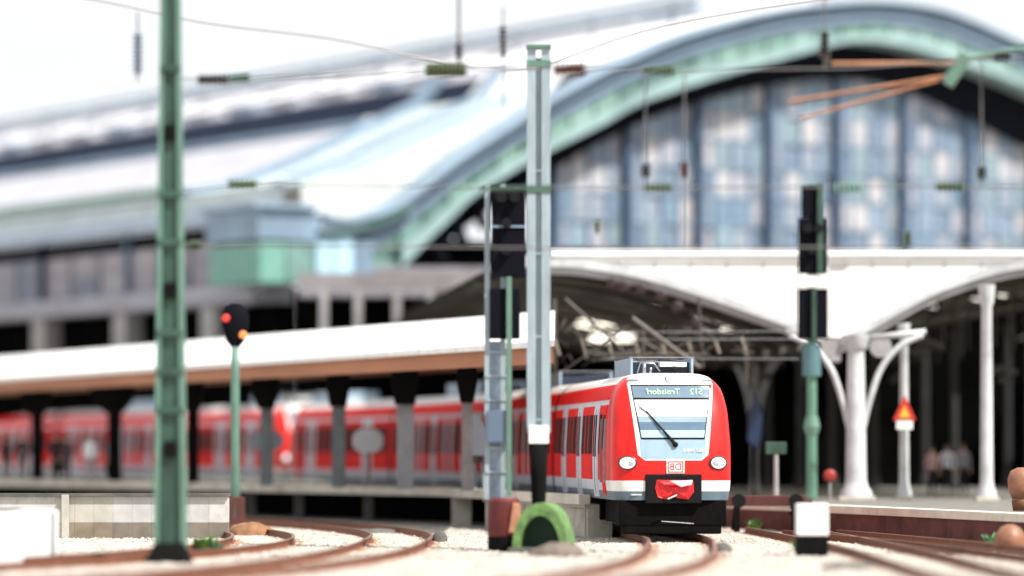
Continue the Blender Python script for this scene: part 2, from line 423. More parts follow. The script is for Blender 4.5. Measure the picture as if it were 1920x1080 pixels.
def cab_front(car):
    patch(car, 'windscreen_surround', white, (3.76, 1.07, -1.07), (1.86, .86, -.86), .010, rad=.16, nz=14)
    patch(car, 'apron_panel', panel, (2.37, .835, -.835), (1.91, .80, -.80), .018, rad=.12, nz=12)
    patch(car, 'brow_panel', white, (3.985, .88, -.88), (3.77, 1.065, -1.065), .006, nz=6)
    seal = patch(car, 'windscreen_seal', black, (3.735, 1.00, -1.00), (2.375, .80, -.80), .018)
    ws = patch(car, 'windscreen', mat('windscreen dark', (.05, .08, .11), .07, spec=.8), (3.36, .925, -.925), (2.42, .775, -.775), .024)
    patch(ws, 'sky_reflection', mat('painted sky reflection', (.80, .82, .82), .25, var=.05, scale=2, coat=.5), (3.36, .922, -.922), (2.94, .855, -.855), .030)  # this and the following bands paint windscreen reflections in colour
    patch(ws, 'horizon_reflection', mat('painted horizon reflection', (.10, .16, .24), .15, var=.5, scale=1.4, coat=.6, stretch=(.15, 1, 2.2)), (2.80, .834, -.834), (2.62, .806, -.806), .030)
    patch(ws, 'reflection_fade', mat('painted reflection fade', (.26, .36, .42), .2, var=.35, scale=1.4, coat=.5, stretch=(.3, 1, 3)), (2.935, .855, -.855), (2.805, .835, -.835), .030)
    patch(ws, 'low_reflection', mat('painted low reflection', (.36, .54, .63), .3, var=.12, scale=2, coat=.5), (2.61, .804, -.804), (2.425, .775, -.775), .030)
    disp = patch(car, 'destination_display', mat('display glass', (.15, .215, .28), .2, var=.12, scale=3, coat=.4), (3.70, .975, -.975), (3.41, .935, -.935), .030)
    def onface(x, z, off):
        n = Vector((0, 1, (yf(z-.02)-yf(z+.02))/.04)).normalized()
        up = Vector((0, -n.z, n.y)); rt = up.cross(n)
        M = Matrix((( rt.x, up.x, n.x, x), (rt.y, up.y, n.y, front_y(x, z)), (rt.z, up.z, n.z, z), (0,0,0,1)))
        return M @ Matrix.Translation((0, 0, off))
    dm = emit('display amber green', (.42, .72, .42), .35)
    text_mesh('Troisdorf', .215, True, 'destination_lettering', dm, disp, onface(.20, 3.545, .045))
    text_mesh('S12', .215, True, 'line_lettering', dm, disp, onface(-.62, 3.545, .045))
    text_mesh('423 040-8', .125, True, 'number_lettering', white, car, onface(-.50, 2.10, .03), .004)
    # logo plate, mirrored
    lg = MB().box(-.225, .225, -.165, .165, -.01, .02)
    pl = lg.build('logo_plate', white, car, bevel=.02); pl.data.transform(onface(-.05, 1.70, .012))
    fr = MB()
    for a in [(-.19, .19, .115, .135), (-.19, .19, -.135, -.115), (-.19, -.168, -.115, .115), (.168, .19, -.115, .115)]: fr.box(*a, .022, .030)
    f2 = fr.build('logo_border', red, pl); f2.data.transform(onface(-.05, 1.70, .012))
    text_mesh('DB', .235, True, 'logo_letters', red, pl, onface(-.05, 1.695, .036), .004)
    chrome = mat('lamp rim', (.10, .04, .04), .3, .5)
    lamp = emit('headlight lens', (.82, .86, .88), .55); lamp.node_tree.nodes['Principled BSDF'].inputs['Roughness'].default_value = .1
    for sx in (1, -1):
        M = onface(sx*1.115, 1.80, 0)
        q = Matrix.Rotation(sx*R(20), 4, 'Y')
        # face tilt of the corner
        yy = front_y(sx*1.115, 1.80)
        M = Matrix.Translation((sx*1.115, yy-.03, 1.80)) @ Matrix.Rotation(-sx*R(14), 4, 'Z') @ Matrix.Rotation(R(-90), 4, 'X')
        h = MB().lathe([(.245, 0), (.245, .06), (.215, .085), (.20, .085), (.20, .04)], 28, M=M @ Matrix.Diagonal((1, .72, 1, 1))).build('headlight', chrome, car, smooth=True, auto=40)
        MB().lathe([(.20, .045), (.19, .075), (.13, .105), (.05, .117), (.01, .118)], 28, M=M @ Matrix.Diagonal((1, .72, 1, 1))).build('lens', lamp, h, smooth=True)
        MB().lathe([(.095, .10), (.09, .122), (.02, .128)], 18, M=M @ Matrix.Translation((sx*-.07, 0, -.008)) @ Matrix.Diagonal((1, .9, 1, 1))).build('reflector', mat('reflector', (.55, .66, .70), .25, .6), h, smooth=True)
        mk = patch(car, 'marker_lamp', mat('marker grey', (.16, .17, .18), .4), (3.875, sx*1.06, sx*.80), (3.82, sx*1.06, sx*.80), .014, nz=2, nx=3) if sx < 0 else patch(car, 'marker_lamp', mat('marker grey', (.16, .17, .18), .4), (3.875, 1.02, .80), (3.82, 1.02, .80), .014, nz=2, nx=3)
    M = Matrix.Translation((0, front_y(0, 3.86)-.06, 3.87)) @ Matrix.Rotation(R(-80), 4, 'X')
    t = MB().lathe([(.115, 0), (.115, .10), (.10, .12)], 24, M=M).build('top_headlight', white, car, smooth=True, auto=40)
    MB().lathe([(.135, 0), (.135, .075), (.118, .08)], 24, M=M).build('lamp_ring', tgrey, t, smooth=True, auto=40)
    # wiper
    wp = MB().tube([(-.04, front_y(0, 2.27)+.06, 2.27), (.26, front_y(0, 2.6)+.075, 2.62), (.64, front_y(.6, 3.1)+.06, 3.08)], [.045, .024, .014]).build('wiper', black, car)
    MB().tube([(.50, front_y(.5, 2.94)+.05, 2.93), (.84, front_y(.8, 3.2)+.05, 3.22)], .012).build('wiper_blade', black, wp)
    MB().lathe([(.07, 0), (.07, .05), (.03, .08)], 14, M=Matrix.Translation((-.05, front_y(0, 2.26)+.02, 2.25)) @ Matrix.Rotation(R(-90), 4, 'X')).build('wiper_pivot', black, wp)
    # coupler bay
    cb = MB().box(-.70, .70, -.35, .035, .80, 1.52).build('coupler_bay', black, car, bevel=.03)
    cov = MB(); pts = [(-.48, 1.36), (.42, 1.38), (.46, 1.18), (.40, .96), (.20, .90), (.02, .98), (-.12, .93), (-.36, .90), (-.50, 1.08)]
    # crumpled cover sheet
    rnd = random.Random(3); cx, cz = -.02, 1.16; vs = []; fs = []
    n = len(pts); rings = [1.0, .78, .5, .22]
    for k, r_ in enumerate(rings):
        for (x, z) in pts: vs.append((cx+(x-cx)*r_+rnd.uniform(-.03, .03)*(k > 0), .05+.11*(1-r_)+rnd.uniform(-.05, .05)*(k > 0), cz+(z-cz)*r_+rnd.uniform(-.03, .03)*(k > 0)))
    vs.append((cx, .19, cz))
    for k in range(3):
        for j in range(n): fs.append((k*n+j, k*n+(j+1)%n, (k+1)*n+(j+1)%n, (k+1)*n+j))
    for j in range(n): fs.append((3*n+j, 3*n+(j+1)%n, 4*n))
    cov.add(vs, fs); cv = cov.build('coupler_cover', mat('red coupler tarp', (.70, .012, .02), .4, var=.3, scale=5), cb); tag(cv, 'crumpled red coupler cover')
    MB().add([(.12, .20, 1.36), (-.46, .12, 1.375), (-.42, .19, 1.26), (-.16, .23, 1.21)], [(0,1,2,3)]).build('cover_fold', mat('pink fold', (.75, .30, .32), .5), cv, fix=False)
    MB().tube([(.16, .18, .91), (-.06, .20, 1.01)], .016).build('coupler_hose', white, cb)
    # black front under-structure
    u = MB(); u.box(-1.34, 1.34, -.9, -.14, .24, .875); u.box(-1.22, 1.22, -.8, -.16, .04, .26)
    u.build('pilot', under, car, bevel=.05)
    MB().tube([(-.5, .0, .30), (.3, .03, .36)], .012).build('air_hose', steel, car)
    st = MB(); st.box(.50, .54, .0, .05, .99, 1.05)
    MB().box(.78, 1.05, front_y(.9, 1.0)-.02, front_y(.9, 1.0)+.018, 1.0, 1.03).build('socket_bar', pale, car)
def build_unit(dirs, start, label, endcab=True):
    root = thing('commuter_train', (start[0], start[1], 0), label, 'train', group='red commuter train units')
    p = Vector((0, 0, 0)); L = 15.35; n = len(dirs)
    for i, a in enumerate(dirs):
        d = Vector((math.sin(R(a)), math.cos(R(a)), 0))
        back = (i == n-1 and endcab)
        cabbed = (i == 0 or back)
        # mesh objects are direct parts of the train; transform carried on each part
        car = thing('railcar', p if not back else p+d*L, None, None, math.pi-R(a) if not back else -R(a))
        body = car_shell(car, L, cabbed)
        if cabbed:
            side_parts(car, L, [-4.05, -8.2, -12.3], [(-3.25, -2.75), (-7.4, -4.9), (-11.5, -9.05), (-15.0, -13.15)], cabdoor=True)
            roof_box(car, -2.3, 3.6)
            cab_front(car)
            bogie(car, -3.4)
        else:
            side_parts(car, L, [-2.6, -7.7, -12.8], [(-1.8, -.5), (-6.9, -3.4), (-12.0, -8.5), (-14.9, -13.6)])
            roof_box(car, -3.2, 5.5, gear=False)
        bogie(car, -L+.2)
        MB().box(-1.25, 1.25, -L+1.9, -5.2 if cabbed else -1.6, .30, .87).build('underframe', under, car, bevel=.03)
        if i < n-1:
            MB().box(-1.30, 1.30, -L-.62, -L+.02, .9, 3.72).build('gangway_bellows', black, car, bevel=.05)
        p = p+d*(L+.55)
        for c_ in list(car.children):          # parts hang directly on the train
            mb_ = car.matrix_basis @ c_.matrix_basis; c_.parent = root; c_.matrix_basis = mb_
        bpy.data.objects.remove(car)
    return root
DIRS1 = [-4.8, -8.0, -13.0, -18.0]
build_unit(DIRS1, (3.98, 92.0), 'bright red commuter train in sharp focus coming head-on round the curve')
# second unit, coupled behind
p = Vector((3.98, 92.0, 0))
for a in DIRS1: p += Vector((math.sin(R(a)), math.cos(R(a)), 0))*15.9
p += Vector((math.sin(R(-20)), math.cos(R(-20)), 0))*.35
build_unit([-22, -26.5, -29.5, -31.5], (p.x, p.y), 'blurred second red train unit behind the platform at far left')

# ------------------------------------------------------------------ great arched hall
TH = R(32.15); cT, sT = math.cos(TH), math.sin(TH); Y0 = 180.0; X0 = (1640-960)/F*Y0
hall = thing('arched_train_hall', (X0, Y0, 0), 'huge arched station hall with green copper edge and glazed end wall', 'station hall', TH)
def H(px, py, d=0.0):
    k = (px-960)/F
    s = (k*Y0-X0+d*(sT+cT*k))/(cT-sT*k); Y = Y0+sT*s+cT*d
    return s, CAMH+(HOR-py)/F*Y
outer = catmull([(590,398),(640,410),(700,400),(760,372),(850,302),(930,250),(1000,205),(1100,146),(1200,98),(1300,58),(1450,18),(1560,4),(1640,0),(1720,8),(1800,30),(1920,85),(2040,150)])
b1 = catmull([(690,476),(762,424),(827,373),(960,276),(1120,190),(1200,150),(1300,108),(1450,72),(1560,55),(1640,49),(1720,58),(1800,82),(1920,130),(2040,190)])
gg = catmull([(700,500),(780,438),(840,385),(960,300),(1120,217),(1200,172),(1300,132),(1450,94),(1560,72),(1640,64),(1720,74),(1800,100),(1920,148),(2040,208)])
pb = catmull([(750,505),(800,452),(859,395),(891,365),(1000,298),(1120,238),(1200,194),(1340,146),(1450,115),(1540,90),(1610,77),(1700,87),(1790,115),(1920,162),(2040,224)])
kb = catmull([(810,508),(860,462),(900,428),(960,385),(1060,322),(1120,285),(1210,238),(1290,204),(1400,172),(1500,152),(1600,142),(1680,147),(1750,167),(1850,212),(1920,248),(2040,312)])
def ring(c0, c1, x0, x1, d0, d1, m, name, step=24, parent=hall, each=0, gap=0):
    xs = [x0+(x1-x0)*i/max(1, int((x1-x0)/step)) for i in range(int((x1-x0)/step)+1)]
    def piece(xa):
        vs = []; fs = []
        for x in xa:
            s0, z0 = H(x, yat(c0, x)); s1, z1 = H(x, yat(c1, x))
            vs += [(s0, d0, z0), (s1, d0, z1), (s0, d1, z0), (s1, d1, z1)]
        for i in range(len(xa)-1):
            a = i*4; b = a+4
            fs += [(a, a+1, b+1, b), (a+2, b+2, b+3, a+3), (a, b, b+2, a+2), (a+1, a+3, b+3, b+1)]
        fs += [(0, 2, 3, 1)]; e = (len(xa)-1)*4; fs += [(e, e+1, e+3, e+2)]
        return MB().add(vs, fs).build(name, m, parent)
    if each:
        x = x0
        while x < x1-4: piece([x+gap, (x+min(x+each, x1))/2, min(x+each, x1)-gap]); x += each
    else: piece(xs)
ring(outer, b1, 690, 2030, 0, 1.6, bluegrey, 'portal_edge_band')
ring(b1, gg, 700, 2030, .10, 1.2, voidm, 'panel_backing')
ring(b1, gg, 700, 2030, -.05, .09, copper, 'copper_panel', each=46, gap=2.6)
ring(gg, pb, 752, 2030, -.15, 1.4, mat('soffit teal', (.25, .37, .37), .6, var=.25, scale=.8), 'arch_soffit_band')
ring(pb, kb, 812, 2030, 1.5, 2.6, voidm, 'arch_truss')
# moulding lines on outer band
def line_on(c, x0, x1, dy, th, d0, d1, m, name):
    cc = [(x, y+dy) for x, y in c]; c2 = [(x, y+dy+th) for x, y in c]; ring(cc, c2, x0, x1, d0, d1, m, name)
line_on(outer, 600, 2030, 0, 7, -.45, 1.2, mat('light zinc', (.24, .33, .42), .5, var=.2, scale=.4), 'cornice')
line_on(outer, 640, 2030, 22, 5, -.2, -.01, dzinc, 'dark_edge_line')  # dark raised strip along the edge band
line_on(outer, 620, 1900, 30, 8, -.25, -.01, mat('mid zinc', (.18, .26, .35), .5, var=.2, scale=.4), 'edge_moulding')
# open triangular end of truss, struts
for x in range(830, 1040, 40):
    s0, z0 = H(x, yat(pb, x)+2); s1, z1 = H(x+26, yat(kb, x+26)+25)
    MB().tube([(s0, 1.2, z0), (s1, 1.2, z1)], .28, 6).build('truss_strut', voidm, hall)
# flank roof : profile extruded back along the hall axis
prof = [(588,378),(600,342),(700,322),(800,285),(900,238),(1000,192),(1060,165),(1100,114),(1150,106),(1250,68),(1350,36),(1450,10),(1560,-8),(1640,-10),(1720,-2),(1800,22),(1920,78),(2040,145),(2140,215)]
pr = [H(x, y) for x, y in prof]
def strip(i0, i1, d0, d1, m, name, th=.25, off=0.0):
    vs = []; fs = []
    q = pr[i0:i1+1]
    for (s, z) in q: vs += [(s, d0, z+off), (s, d1, z+off), (s, d0, z+off-th), (s, d1, z+off-th)]
    for i in range(len(q)-1):
        a = i*4; b = a+4; fs += [(a, a+1, b+1, b), (a+2, b+2, b+3, a+3), (a, b, b+2, a+2), (a+1, a+3, b+3, b+1)]
    fs += [(0, 2, 3, 1)]; e = (len(q)-1)*4; fs += [(e, e+1, e+3, e+2)]
    return MB().add(vs, fs).build(name, m, hall)
LH = 230
strip(0, 1, 3.2, LH, paleteal, 'eave_flashing'); strip(1, 5, 14, LH, lav, 'lower_roof'); strip(1, 5, 1.7, 13.98, paleteal, 'portal_roof_apron', off=.12)
strip(5, 6, 14, LH, lroof, 'roof_step_apron'); strip(5, 6, 1.7, 13.98, paleteal, 'portal_roof_upper_apron', off=.12)
strip(6, 7, 9, LH, dzinc, 'clerestory_band'); strip(7, 9, 9, LH, lav, 'upper_roof'); strip(9, 12, 1.7, LH, lroof, 'crown_roof')
strip(6, 9, 1.7, 8.98, lroof, 'portal_crown_apron'); strip(12, 18, 1.7, LH, lav, 'far_roof')
strip(1, 2, 3.2, LH, paleteal, 'eave_sheet', th=.1, off=.2)
strip(1, 7, 12.6, 14.2, bluegrey, 'apron_edge', th=.4, off=.45); strip(2, 7, 7.2, 8.0, bluegrey, 'apron_seam', th=.3, off=.35); strip(1, 6, 3.4, 4.3, mat('light zinc', (.24,.33,.42)), 'apron_seam', th=.3, off=.3)
for d in range(20, 228, 8):      # ribs of the roof
    mb = MB(); mb.tube([(pr[i][0], d, pr[i][1]+.08) for i in range(7, 12)], .12, 4); mb.build('roof_rib', lav, hall)
# ridge walkway on skyline
s_, z_ = H(1352, 24); mb = MB(); mb.tube([(s_, 2, z_+.9), (s_, LH, z_+.9)], .16, 6)
for d in range(4, LH, 7): mb.tube([(s_, d, z_-.5), (s_, d, z_+.9)], .09, 5)
mb.tube([(s_, 2, z_+.35), (s_, LH, z_+.35)], .22, 6); mb.build('ridge_walkway', bluegrey, hall)
pcurve = [(x, y+3) for x, y in prof]
ring(pcurve[1:], outer, 600, 1060, 1.62, 1.72, mat('cream flashing', (.50, .52, .50), .7, var=.15, scale=.5), 'portal_filler')
for (xx, yy, rr0, mm) in [(640, 322, .28, mat('dull green rail', (.16, .24, .21), .6)), (1010, 187, .22, bluegrey), (1120, 118, .25, lav), (1180, 94, .30, mat('grey roof rail', (.20, .21, .25), .6))]:
    sx_, zx_ = H(xx, yy); MB().tube([(sx_, 16, zx_+.15), (sx_, LH, zx_+.15)], rr0, 6).build('roof_rail', mm, hall)
for k_ in range(40):
    sx_, zx_ = H(1130, 114); MB().box(sx_-.5, sx_+.5, 18+k_*5, 20.2+k_*5, zx_, zx_+.55).build('roof_vent', lav if k_ % 3 else bluegrey, hall)
s2, z2 = H(1240, 62)
MB().tube([(s2, 2, z2+.7), (s2, LH, z2+.7)], .16, 6).build('roof_cable_duct', lav, hall)
# dark band accent rail + step details near the portal
for (xa, ya, xb, yb, m) in [(700,318,880,196,bluegrey), (640,350,720,312,dzinc), (820,262,900,214,bluegrey)]:
    sa, za = H(xa, ya, 13); sb, zb = H(xb, yb, 13)
    MB().tube([(sa, 13, za), (sb, 13, zb)], .35, 6).build('apron_flashing', m, hall)
# flank wall
sf, _ = H(598, 400)
def zf(py): return H(598, py)[1]
MB().box(sf-.9, sf+.1, 4.0, LH, zf(402), zf(376)).build('gutter_box', mat('zinc gutter', (.34, .42, .52), .5, var=.15, scale=.3), hall)
MB().box(sf+.3, sf+.8, 4.0, LH, zf(432), zf(402)-.01).build('eave_recess', voidm, hall)
MB().box(sf+.1, sf+.7, 4.0, LH, zf(527), zf(432)-.02).build('flank_wall', wallg, hall)
fp = mat('flank pane glass', (.2, .2, .24), .3, var=.4, scale=.5, rnd=[(.13,.14,.19), (.20,.19,.22), (.10,.12,.18), (.24,.22,.25), (.16,.18,.26), (.28,.26,.28)])
PANE = None
for k in range(52):
    for r_ in range(2):
        za = zf(524)+(zf(434)-zf(524))*r_*.5; zb = za+(zf(434)-zf(524))*.47
        if PANE is None: PANE = MB().box(0, .10, 0, 2.9, 0, zb-za).build('pane', fp, hall)
        o = PANE if (k == 0 and r_ == 0) else PANE.copy()
        if o is not PANE: sc.collection.objects.link(o)
        o.location = (sf-.02, 9.2+k*3.2, za)
    if k % 3 == 0:
        MB().box(sf-.25, sf+.05, 8.9+k*3.2, 9.15+k*3.2, zf(527), zf(402)-.02).build('wall_post', mullm if k % 2 else dzinc, hall)
# corner pavilion between flank and arch
def hbox(x0, x1, y0, y1, d0, d1, m, name, **kw):
    sa, z1 = H(x0, y0, d0); sb, z0 = H(x1, y1, d0)
    return MB().box(sa, sb, d0, d1, z0, z1).build(name, m, hall, **kw)
hbox(484, 592, 384, 452, -1.0, 3.9, bluegrey, 'pavilion_frieze'); hbox(478, 596, 378, 392, -1.3, 4.0, mat('light zinc', (.3,.3,.3)), 'pavilion_cornice')
hbox(488, 536, 454, 530, -.9, 3.8, mat('dull copper', (.13, .30, .25), .6, var=.2, scale=.5), 'pavilion_panel')
hbox(539, 590, 454, 530, -.9, 3.8, copper, 'pavilion_panel')
hbox(594, 624, 440, 520, -.4, 3.0, mat('sky blue sheet', (.40, .60, .72), .5, var=.1, scale=.5), 'pale_panel'); hbox(627, 662, 440, 520, -.4, 3.0, mat('sky blue sheet', (.4,.6,.7)), 'pale_panel')
hbox(664, 700, 452, 522, -.3, 2.0, bluegrey, 'pale_panel')
hbox(594, 690, 412, 440, -.2, 3.0, mat('zinc gutter', (.3,.3,.3)), 'corner_frieze')
hbox(700, 742, 486, 520, -.1, 1.4, copper, 'arch_foot')
c5 = catmull([(590,430),(640,430),(700,415),(740,398),(765,384)])
ring(c5, [(x, y+9) for x, y in c5], 590, 764, -.7, -.3, mat('dark copper', (.05, .11, .10), .6), 'curved_gutter')
# glazed end wall : panes in columns and rows between mullions
sL, sR = H(1000, 400, 2.0)[0], H(2010, 400, 2.0)[0]
zb0 = H(1400, 478, 2.0)[1]; pw = 1.02; ph = 1.36; proto = None; col = 0; s = sL
def px_of(s, d):
    X = X0+cT*s-sT*d; Y = Y0+sT*s+cT*d; return 960+F*X/Y, Y
npan = 0; dzm = mat('dark blue mullion', (.05, .085, .15), .6, var=.2, scale=1)
MBk = MB().box(sL-10, sR, 3.0, 3.3, 0, zb0+1)       # dark low wall under the glazing
while s < sR:
    pxx, Yy = px_of(s+pw/2, 2.0); ztop = CAMH+(HOR-(yat(kb, pxx)-14))/F*Yy
    z = zb0
    while z < ztop-.3 and npan < 295:
        h = min(ph, ztop-z)
        if h > ph-.01:
            if proto is None: proto = MB().box(.05, pw-.05, 0, .05, .05, ph-.05).build('pane', pane_m, hall); o = proto
            else: o = proto.copy(); sc.collection.objects.link(o)
        else: o = MB().box(.05, pw-.05, 0, .05, .05, h-.02).build('pane', pane_m, hall)
        o.location = (s, 2.0+random.uniform(-.02, .02), z); o.rotation_euler = (random.uniform(-.06, .06), 0, random.uniform(-.07, .07)); npan += 1
        z += ph
    big = (col % 4 == 1)
    MB().box(s-(.19 if big else .085), s+(.19 if big else .085), 1.55 if big else 1.95, 2.15, zb0-1, ztop).build('mullion', dzm if big else mullm, hall)
    s += pw; col += 1
for k in range(1, 8):
    z = zb0+ph*k
    xs_ = [sL+i*(sR-sL)/60 for i in range(61)]
    ok = [q for q in xs_ if CAMH+(HOR-(yat(kb, px_of(q, 2)[0])))/F*px_of(q, 2)[1] > z+.3]
    if len(ok) > 2: MB().box(ok[0], ok[-1], 1.93, 2.08, z-.05, z+.05).build('glazing_bar', bluegrey, hall)
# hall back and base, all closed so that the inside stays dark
MB().box(H(820, 500)[0], sR+6, 3.4, 3.9, -.1, zb0+.3).build('base_wall', dusky, hall)
MB().box(sf+.9, sf+1.3, 4.2, LH, -.1, zf(527)-.1).build('lower_flank_wall', dusky, hall)
# ------------------------------------------------------------------ lower station ranges on the left
low = thing('low_side_building', (X0, Y0, 0), 'low grey flat-roofed range under the long flank of the hall, far left', 'building', TH)
def lowb(py0, py1, ds, d0, d1, m, name):   # heights referred to px 598
    return MB().box(sf-ds, sf-.2, d0, d1, zf(py1), zf(py0)).build(name, m, low)
lowb(529, 548, 1.6, 2, 200, lav, 'roof_slab'); lowb(549, 566, 2.2, 2, 200, mat('grey parapet', (.30, .29, .33), .7, var=.2, scale=.4), 'parapet')
lowb(567, 640, 1.0, 2, 200, dusky, 'wall')
for k in range(16):
    MB().box(sf-2.0, sf-1.1, 6+k*9, 7.4+k*9, zf(640), zf(567)).build('pier', graym, low)
lowb(641, 800, 1.2, 2, 200, dusky, 'base_wall')
mid = thing('link_building', (0,0,0), 'grey brown link roof between the arch foot and the platform hall', 'building')
def slabpx(x0, x1, y0, y1, Y, th, m, name, par, **kw):
    a = W(x0, y1, Y); b = W(x1, y0, Y); return MB().box(a.x, b.x, Y, Y+th, a.z, b.z).build(name, m, par, **kw)
slabpx(560, 925, 512, 538, 157.5, 3, mat('taupe render', (.24, .22, .22), .8, var=.3, scale=.6), 'parapet', mid)
slabpx(700, 925, 500, 511, 158.5, 3, mat('grey lavender render', (.25, .24, .265), .8, var=.3, scale=.8), 'roof_edge', mid)
slabpx(560, 925, 539, 556, 156.5, 3, mat('grey lavender render', (.25, .24, .265), .8, var=.3, scale=.8), 'ledge', mid)
slabpx(560, 925, 557, 905, 158.5, 2, dusky, 'wall', mid)
for x in (600, 664, 737, 800, 860): slabpx(x, x+14, 540, 660, 156.1, .3, graym, 'pier', mid)
slabpx(810, 925, 545, 580, 156.3, .15, mat('dull brown boarding', (.07, .05, .03), .8, var=.4, scale=1), 'boarding', mid)
# ------------------------------------------------------------------ platform hall with low vaults (right)
YV = 118.0
ph_ = thing('platform_hall', (0, YV, 0), 'low white-fronted platform hall with arched bays in front of the glazed arch', 'station hall')
def L(px, py, d=0): p_ = W(px, py, YV+d); return (p_.x, p_.z)
archA = catmull([(600,640),(660,600),(740,562),(840,528),(940,506),(1030,498),(1100,502),(1200,520),(1300,549),(1400,583),(1490,616),(1560,648)], 6)
archB = catmull([(1572,648),(1640,612),(1700,577),(1760,547),(1850,516),(1930,500),(2020,494),(2120,500),(2230,530)], 6)
def spandrel(arch, top, y0, y1, m, name):
    vs = []; fs = []
    for x, y in arch:
        for yy, d in ((y, y0), (top(x), y0), (y, y1), (top(x), y1)):
            a = L(x, yy); vs.append((a[0], d, a[1]))
    for i in range(len(arch)-1):
        a = i*4; b = a+4; fs += [(a, a+1, b+1, b), (a+2, b+2, b+3, a+3), (a+1, a+3, b+3, b+1), (a, b, b+2, a+2)]
    fs += [(0, 2, 3, 1)]; e = (len(arch)-1)*4; fs += [(e, e+1, e+3, e+2)]
    return MB().add(vs, fs).build(name, m, ph_)
fascia = mat('white rendered gable', (.86, .86, .83), .75, var=.05, scale=.5)
spandrel([p_ for p_ in archA if p_[0] > 1030], lambda x: 473, 0, .5, fascia, 'gable')
spandrel([p_ for p_ in archA if 925 < p_[0] <= 1032], lambda x: 478, .1, .5, lav, 'side_gable')
spandrel(archB, lambda x: 473, 0, .5, fascia, 'gable')
a = L(1556, 648); b = L(1576, 473); MB().box(a[0], b[0], .003, .5, a[1]-.5, b[1]).build('gable_pier', fascia, ph_)
a = L(1030, 480); b = L(2230, 468); MB().box(a[0], b[0], -.15, .9, a[1], b[1]).build('coping', fascia, ph_)
for arch in ([p_ for p_ in archA if p_[0] > 1000], archB):
    spandrel([(x, y+16) for x, y in arch], lambda x, A=arch: yat(A, x)-4, -.25, .55, graym, 'arch_moulding')
    spandrel([(x, y+3) for x, y in arch], lambda x, A=arch: yat(A, x)-12, -.35, -.2, whitei, 'arch_trim')
VD = 40
tl = bpy.data.materials.new('skylight glass'); tl.use_nodes = True
tb = tl.node_tree; tb.nodes.clear(); t1 = tb.nodes.new('ShaderNodeBsdfTranslucent'); t1.inputs[0].default_value = (.95, .92, .82, 1)
to = tb.nodes.new('ShaderNodeOutputMaterial'); tb.links.new(t1.outputs[0], to.inputs[0])
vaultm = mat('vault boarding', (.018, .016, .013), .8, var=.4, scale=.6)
def vault(arch, shift):
    xs_ = arch[::3]; n = len(xs_); rows = 12
    vs = []; P = []
    for r_ in range(rows+1):
        d = .6+VD*r_/rows
        P.append([(L(x, y)[0]+shift*d, d, L(x, y)[1]+.05) for x, y in xs_])
    mb = MB()
    for r_ in range(rows):
        for i in range(n-1):
            q = [P[r_][i], P[r_][i+1], P[r_+1][i+1], P[r_+1][i]]
            if r_ in (2, 3, 5, 6, 8, 9) and 2 <= i < n-2 and i % 3 != 0:
                # skylight with its own pane
                c = [sum(v[k] for v in q)/4 for k in range(3)]
                inn = [tuple(c[k]+(v[k]-c[k])*.8 for k in range(3)) for v in q]
                MB().add(inn, [(0,1,2,3)]).build('skylight_pane', tl, ph_, fix=False)
                for a_ in range(4):
                    b_ = (a_+1) % 4; mb.add([q[a_], q[b_], inn[b_], inn[a_]], [(0,1,2,3)])
            else: mb.add(q, [(0,1,2,3)])
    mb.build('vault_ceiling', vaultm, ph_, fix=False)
    for r_ in range(1, rows+1, 1):
        t = MB(); t.tube([(x, y, z-.25) for x, y, z in P[r_]], .14, 5)
        t.tube([P[r_][0], P[r_][-1]], .05, 4)
        for i in range(2, n-1, 2): t.tube([(P[r_][i][0], P[r_][i][1], P[r_][i][2]-.25), (P[r_][i][0], P[r_][i][1], P[r_][0][2])], .035, 4)
        t.build('vault_rib', mat('vault rib paint', (.06, .055, .045), .7, var=.3, scale=1), ph_)
vault([q for q in archA if q[0] > 900], -.10); vault(archB, -.14)
MB().box(-2.5, 30, VD+.8, VD+1.4, -.1, 10.1).build('rear_wall', dusky, ph_)
MB().box(24, 24.6, .6, VD, -.1, 9).build('side_wall', dusky, ph_)
# rosettes along the left vault rib
for (x, y) in [(1150,527),(1172,534),(1202,538),(1240,551),(1270,572),(1305,603)]:
    a = L(x, y+4, -.5); MB().lathe([(.16, 0), (.20, .1), (.12, .16)], 12, M=Matrix.Translation((a[0], -.35, a[1])) @ Matrix.Rotation(R(90), 4, 'X')).build('rosette', mat('dark oxide red', (.018, .005, .005), .6), ph_)
for px in range(1090, 1940, 68):
    ya = yat(archA, px) if px < 1560 else yat(archB, px)
    if 1550 < px < 1590: continue
    a = L(px, ya-16); b = L(px+2, 486); MB().box(a[0], b[0]+.01, -.035, -.003, a[1], b[1]).build('joint_strip', mat('grey joint', (.45, .44, .43), .8), ph_)
a = L(1560, 498); MB().box(a[0]-.05, a[0]+.5, -.06, -.004, a[1]-.07, a[1]+.07).build('vent_plate', graym, ph_)
a = L(1034, 489); b = L(1552, 484); MB().box(a[0], b[0], -.10, -.004, a[1], b[1]).build('gable_moulding', mat('pale grey render', (.60, .60, .60), .8, var=.2, scale=1), ph_)
a = L(1580, 489); b = L(2200, 484); MB().box(a[0], b[0], -.10, -.004, a[1], b[1]).build('gable_moulding', mat('pale grey render', (.6, .6, .6)), ph_)
glowm = emit('self glowing roof glass', (.95, .90, .78), 1.0)  # panels glow by themselves, standing in for daylight through skylights
